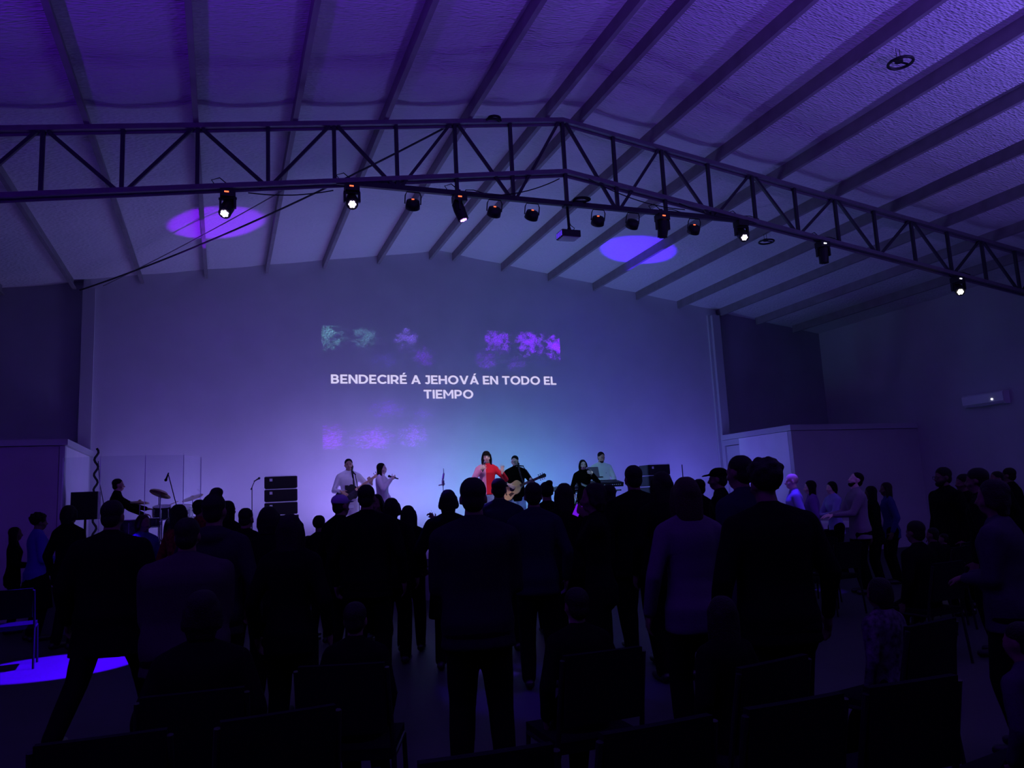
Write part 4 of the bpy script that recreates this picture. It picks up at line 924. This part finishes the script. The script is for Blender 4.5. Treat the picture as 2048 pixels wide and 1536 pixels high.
handmic(rt, T, H, wr, d, n, ax, 'pale microphone held by the singer in the red and pink top', m_chrome, .035)
# acoustic guitarist
H = 1.69; nd = (-.92, .16, .34); gc = V((.12, .175, .12)); X_ = V(nd).normalized(); wl = gc+X_*.46
rt, T, TT, k = person((5.73, 15.2, ST), H, 163, 'person in a black shirt and glasses playing an acoustic guitar, head bowed to the microphone', 'performers on the stage', 'short', 'k', 'ltdenim', SKIN2, 0, 1.08, face=1, vox=.0085, glasses=1, stubble=1, headrot=(-22,-12,0),
    L=(wl-V((.02,.03,.07)))/H, R=(V((.17,.25,.22)))/H, hl=[V((.2,.25,.7)), V((.3,-.8,.1)), X_], hr=[V((-.8,.0,-.5)), V((0,-1,0)), V((-.2,.2,.8))], curlL=.85, curlR=.5, eyL=0)
g = guitar_shape((m_rose, m_wood, m_rose, m_black), True, 'pale-topped acoustic guitar with a round sound hole held by the guitarist in black', m_black); put(g, rt, T, gc, neckR(nd, (.05, 1, .1)))
MB().tube([(-.06,.125,.56),(-.09,.13,.40),(-.13,.155,.26),(-.16,.17,.20)], .017, 8).tube([(-.06,.125,.56),(-.07,.03,.65),(-.04,-.09,.6)], .016, 8).build('guitar_strap', CL['pat'], rt).matrix_local = T.copy()
# woman in black at the keyboards
H = 1.53; wr = (-.10, .135, .285); d, n, ax = (.60,.45,.3), (.5,-.8,.1), (.28,-.45,.7)
rt, T, TT, k = person((6.97, 14.55, ST), H, 163, 'person in a black hooded top with pale chest lettering, singing before the keyboards', 'performers on the stage', 'long', 'hood', 'k', SKIN2, 1, 1.08, face=1, vox=.0085, sing=1,
    L=wr, hl=[V(d), V(n), V(ax)], curlL=.85, arms='down', R=(.15,.10,.02), topmat=CL['k'], hlong=.12)
handmic(rt, T, H, wr, d, n, ax, 'microphone with a bright head held by the woman in the black hooded top', m_chrome, .03)
mb = MB(); pp = [(-.055,.0,.20)]; 
for i in range(7): mb.tube([(.07-.026*i, .105, .265-.012*i), (.06-.026*i, .112, .215-.012*i), (.05-.026*i, .112, .245-.012*i), (.045-.026*i,.112,.21-.012*i)], .0055, 6)
mb.build('chest_print', CL['cream'], rt).matrix_local = T.copy()
# keyboard player
H = 1.76
rt, T, TT, k = person((8.06, 15.88, ST), H, 172, 'person in a white long-sleeved shirt playing the keyboards, looking down', 'performers on the stage', 'short', 'k', 'k', SKIN, 0, 1.15, face=1, vox=.0085, stubble=1, headrot=(8,-16,0),
    L=(-.10,.22,.10), R=(.16,.24,.09), hl=[V((.1,1,-.3)), V((0,-.2,-1)), V((1,0,0))], hr=[V((-.1,1,-.3)), V((0,-.2,-1)), V((-1,0,0))], topmat=CL['cream'])
MB().ell((-.07,.128,.37), (.008,.004,.007)).build('chest_badge', m_black, rt).matrix_local = T.copy()
# drummer
rt, T, TT, k = person((-1.66, 14.78, ST+.19), 1.62, -84, 'person in a dark shirt seated at the drums, in profile facing right', 'performers on the stage', 'short', 'k', 'k', SKIN, 0, 1.05, face=1, vox=.0085, seat=.50,
    L=(-.06,.32,.14), R=(.10,.30,.06), curlL=.9, curlR=.9, hl=[V((.1,1,-.1)), V((.2,0,-1)), V((1,0,0))], hr=[V((-.1,1,-.1)), V((-.2,0,-1)), V((-1,0,0))])
for s, p, q, lab in ((-1, (-.06*1.62+.02,.32*1.62+.04,.14*1.62-.02), (.0,.95,.36), "drumstick raised in the drummer's far hand"), (1, (.10*1.62-.02,.30*1.62+.04,.06*1.62-.02), (.02,.86,.06), "drumstick in the drummer's near hand over the snare")):
    a = V(p); b_ = V(q); o = MB().cap((0,0,0), .008, b_-a, .006, 8).build('drumstick', m_maple, None, True); tag(o, lab, 'drumstick'); put(o, rt, T, a)

# ------------------------------------------------------------------ the congregation
for x, y, H, h, hair, col, opt, lab in CROWD:
    o = dict(q.split('=') for q in opt.split() if '=' in q); wf = 1 if 'w' in opt.split() else 0
    kw = dict(b=float(o.get('b', 1)), w=wf, arms=o.get('arms', 'down'), coat=int(o.get('coat', 0)), walk=int(o.get('walk', 0)), skirt=int(o.get('skirt', 0)), glasses=int(o.get('glasses', 0)), capcol=int(o.get('capcol', 0)), up=int(o.get('up', 0)))
    if 'hand' in o: kw['hand'] = o['hand']
    if kw['walk']: kw['walk'] = 1
    if 'seat' in o: H = (H-.54)/.48; kw['seat'] = .54
    if kw['arms'] == 'phone':
        PH = V((2.725, 5.845, 1.484)); q = Matrix.Rotation(-math.radians(h), 3, 'Z') @ (PH-V((x, y, .52*H)))
        kw['L'] = (q-V((.035, .085, .05)))/H; kw['hl'] = [V((.15,.7,.6)), V((.9,-.2,.1)), V((0,-.4,1))]; kw['curlL'] = .8; kw['arms'] = 'down'; isph = 1
    else: isph = 0
    prof = abs(h) > 40 and 'seat' not in o
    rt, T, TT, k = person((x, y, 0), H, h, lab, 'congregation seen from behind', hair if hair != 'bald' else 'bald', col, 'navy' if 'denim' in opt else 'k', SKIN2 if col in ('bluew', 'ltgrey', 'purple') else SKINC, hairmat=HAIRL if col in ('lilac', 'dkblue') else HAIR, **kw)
    if isph:
        t = empty('phone', (0,0,0), 0, 'phone glowing purple, held up low between dark heads right of centre', 'phone')
        MB().box((0,0,0), (.055,.009,.10)).build('case', m_black, t); MB().box((0,-.0055,0), (.050,.002,.092)).build('screen', emis('phone_screen_light', (.20,.01,.9), .8), t)
        t.location = PH; t.rotation_euler = (-.2, .45, -.5)

# ------------------------------------------------------------------ chairs
m_pad = mat('chair_fabric', (.004,.004,.006), .95, spec=.05, bump=.2, bscale=120)
ch = empty('stacking_chair', (-2.2, 10.5, 0), math.radians(6), 'x', 'chair', 'dark stacking chairs in rows')
MB().box((0,0,.455), (.43,.42,.05)).build('seat', m_pad, ch)
bk = MB()
bk._faces([[V((x_, -.20-.03*math.cos((x_)*3)-.035*(z_-.55)/.35*1.2+dy, z_)) for x_, dy in [(-.2,0),(-.1,.0),(0,0),(.1,0),(.2,0),(.2,-.035),(.1,-.035),(0,-.035),(-.1,-.035),(-.2,-.035)]] for z_ in (.56,.65,.75,.84,.88)]); bk.build('backrest', m_pad, ch)
for s in (-1, 1):
    MB().tube([(s*.225,-.24,.0),(s*.22,-.20,.44),(s*.215,-.235,.62),(s*.21,-.29,.86)], .0125).build('leg', m_blackm, ch)
    MB().tube([(s*.225,.22,.0),(s*.215,.18,.44)], .0125).build('leg', m_blackm, ch)
    MB().tube([(s*.218,-.20,.435),(s*.215,.19,.435)], .011).build('side_rail', m_blackm, ch)
MB().tube([(-.21,.18,.425),(.21,.18,.425)], .01).build('cross_rail', m_blackm, ch)
ppl = [V((a[0], a[1])) for a in CROWD]; seated = [a for a in CROWD if 'seat' in a[6]]
spots = [(-2.2, 10.5, 6, 'chair standing alone at the left edge by the blue floor spot')]
names = {}
for a in seated:
    h = math.radians(a[3]); spots.append((a[0]+math.sin(h)*.02, a[1]+.02, a[3], 'chair under the '+a[7]))
rows = [(2.55, .2, 3.4), (3.35, -.9, 0.2), (5.4, 7.6, 9.9), (6.3, 8.2, 9.9), (7.0, 9.4, 12.0), (8.0, 5.6, 7.6), (8.9, 6.6, 8.2), (10.2, 8.3, 9.0)]
rn = ['nearest row in the foreground', 'second row, left of the aisle', 'right block of seats, nearest row', 'right block of seats, second row', 'right block of seats, third row', 'right block of seats, fourth row', 'right block of seats, fifth row', 'right block of seats, farthest row']
for (y, x0, x1), nm_ in zip(rows, rn):
    x = x0; i = 1
    while x <= x1:
        if all((V((x, y))-p).length > .52 for p in ppl) and all((V((x, y))-V((s_[0], s_[1]))).length > .5 for s_ in spots):
            spots.append((x, y, 4*math.sin(x*7), 'dark chair in the %s, number %s from its left end' % (nm_, ['one','two','three','four','five','six','seven','eight','nine','ten','eleven'][i-1]))); i += 1
        x += .54
for i, (x, y, rz, lab) in enumerate(spots):
    if i == 0: ch.location = (x, y, 0); ch.rotation_euler = (0, 0, math.radians(rz)); ch['label'] = lab
    else: copy_tree(ch, (x, y, 0), math.radians(rz), lab)
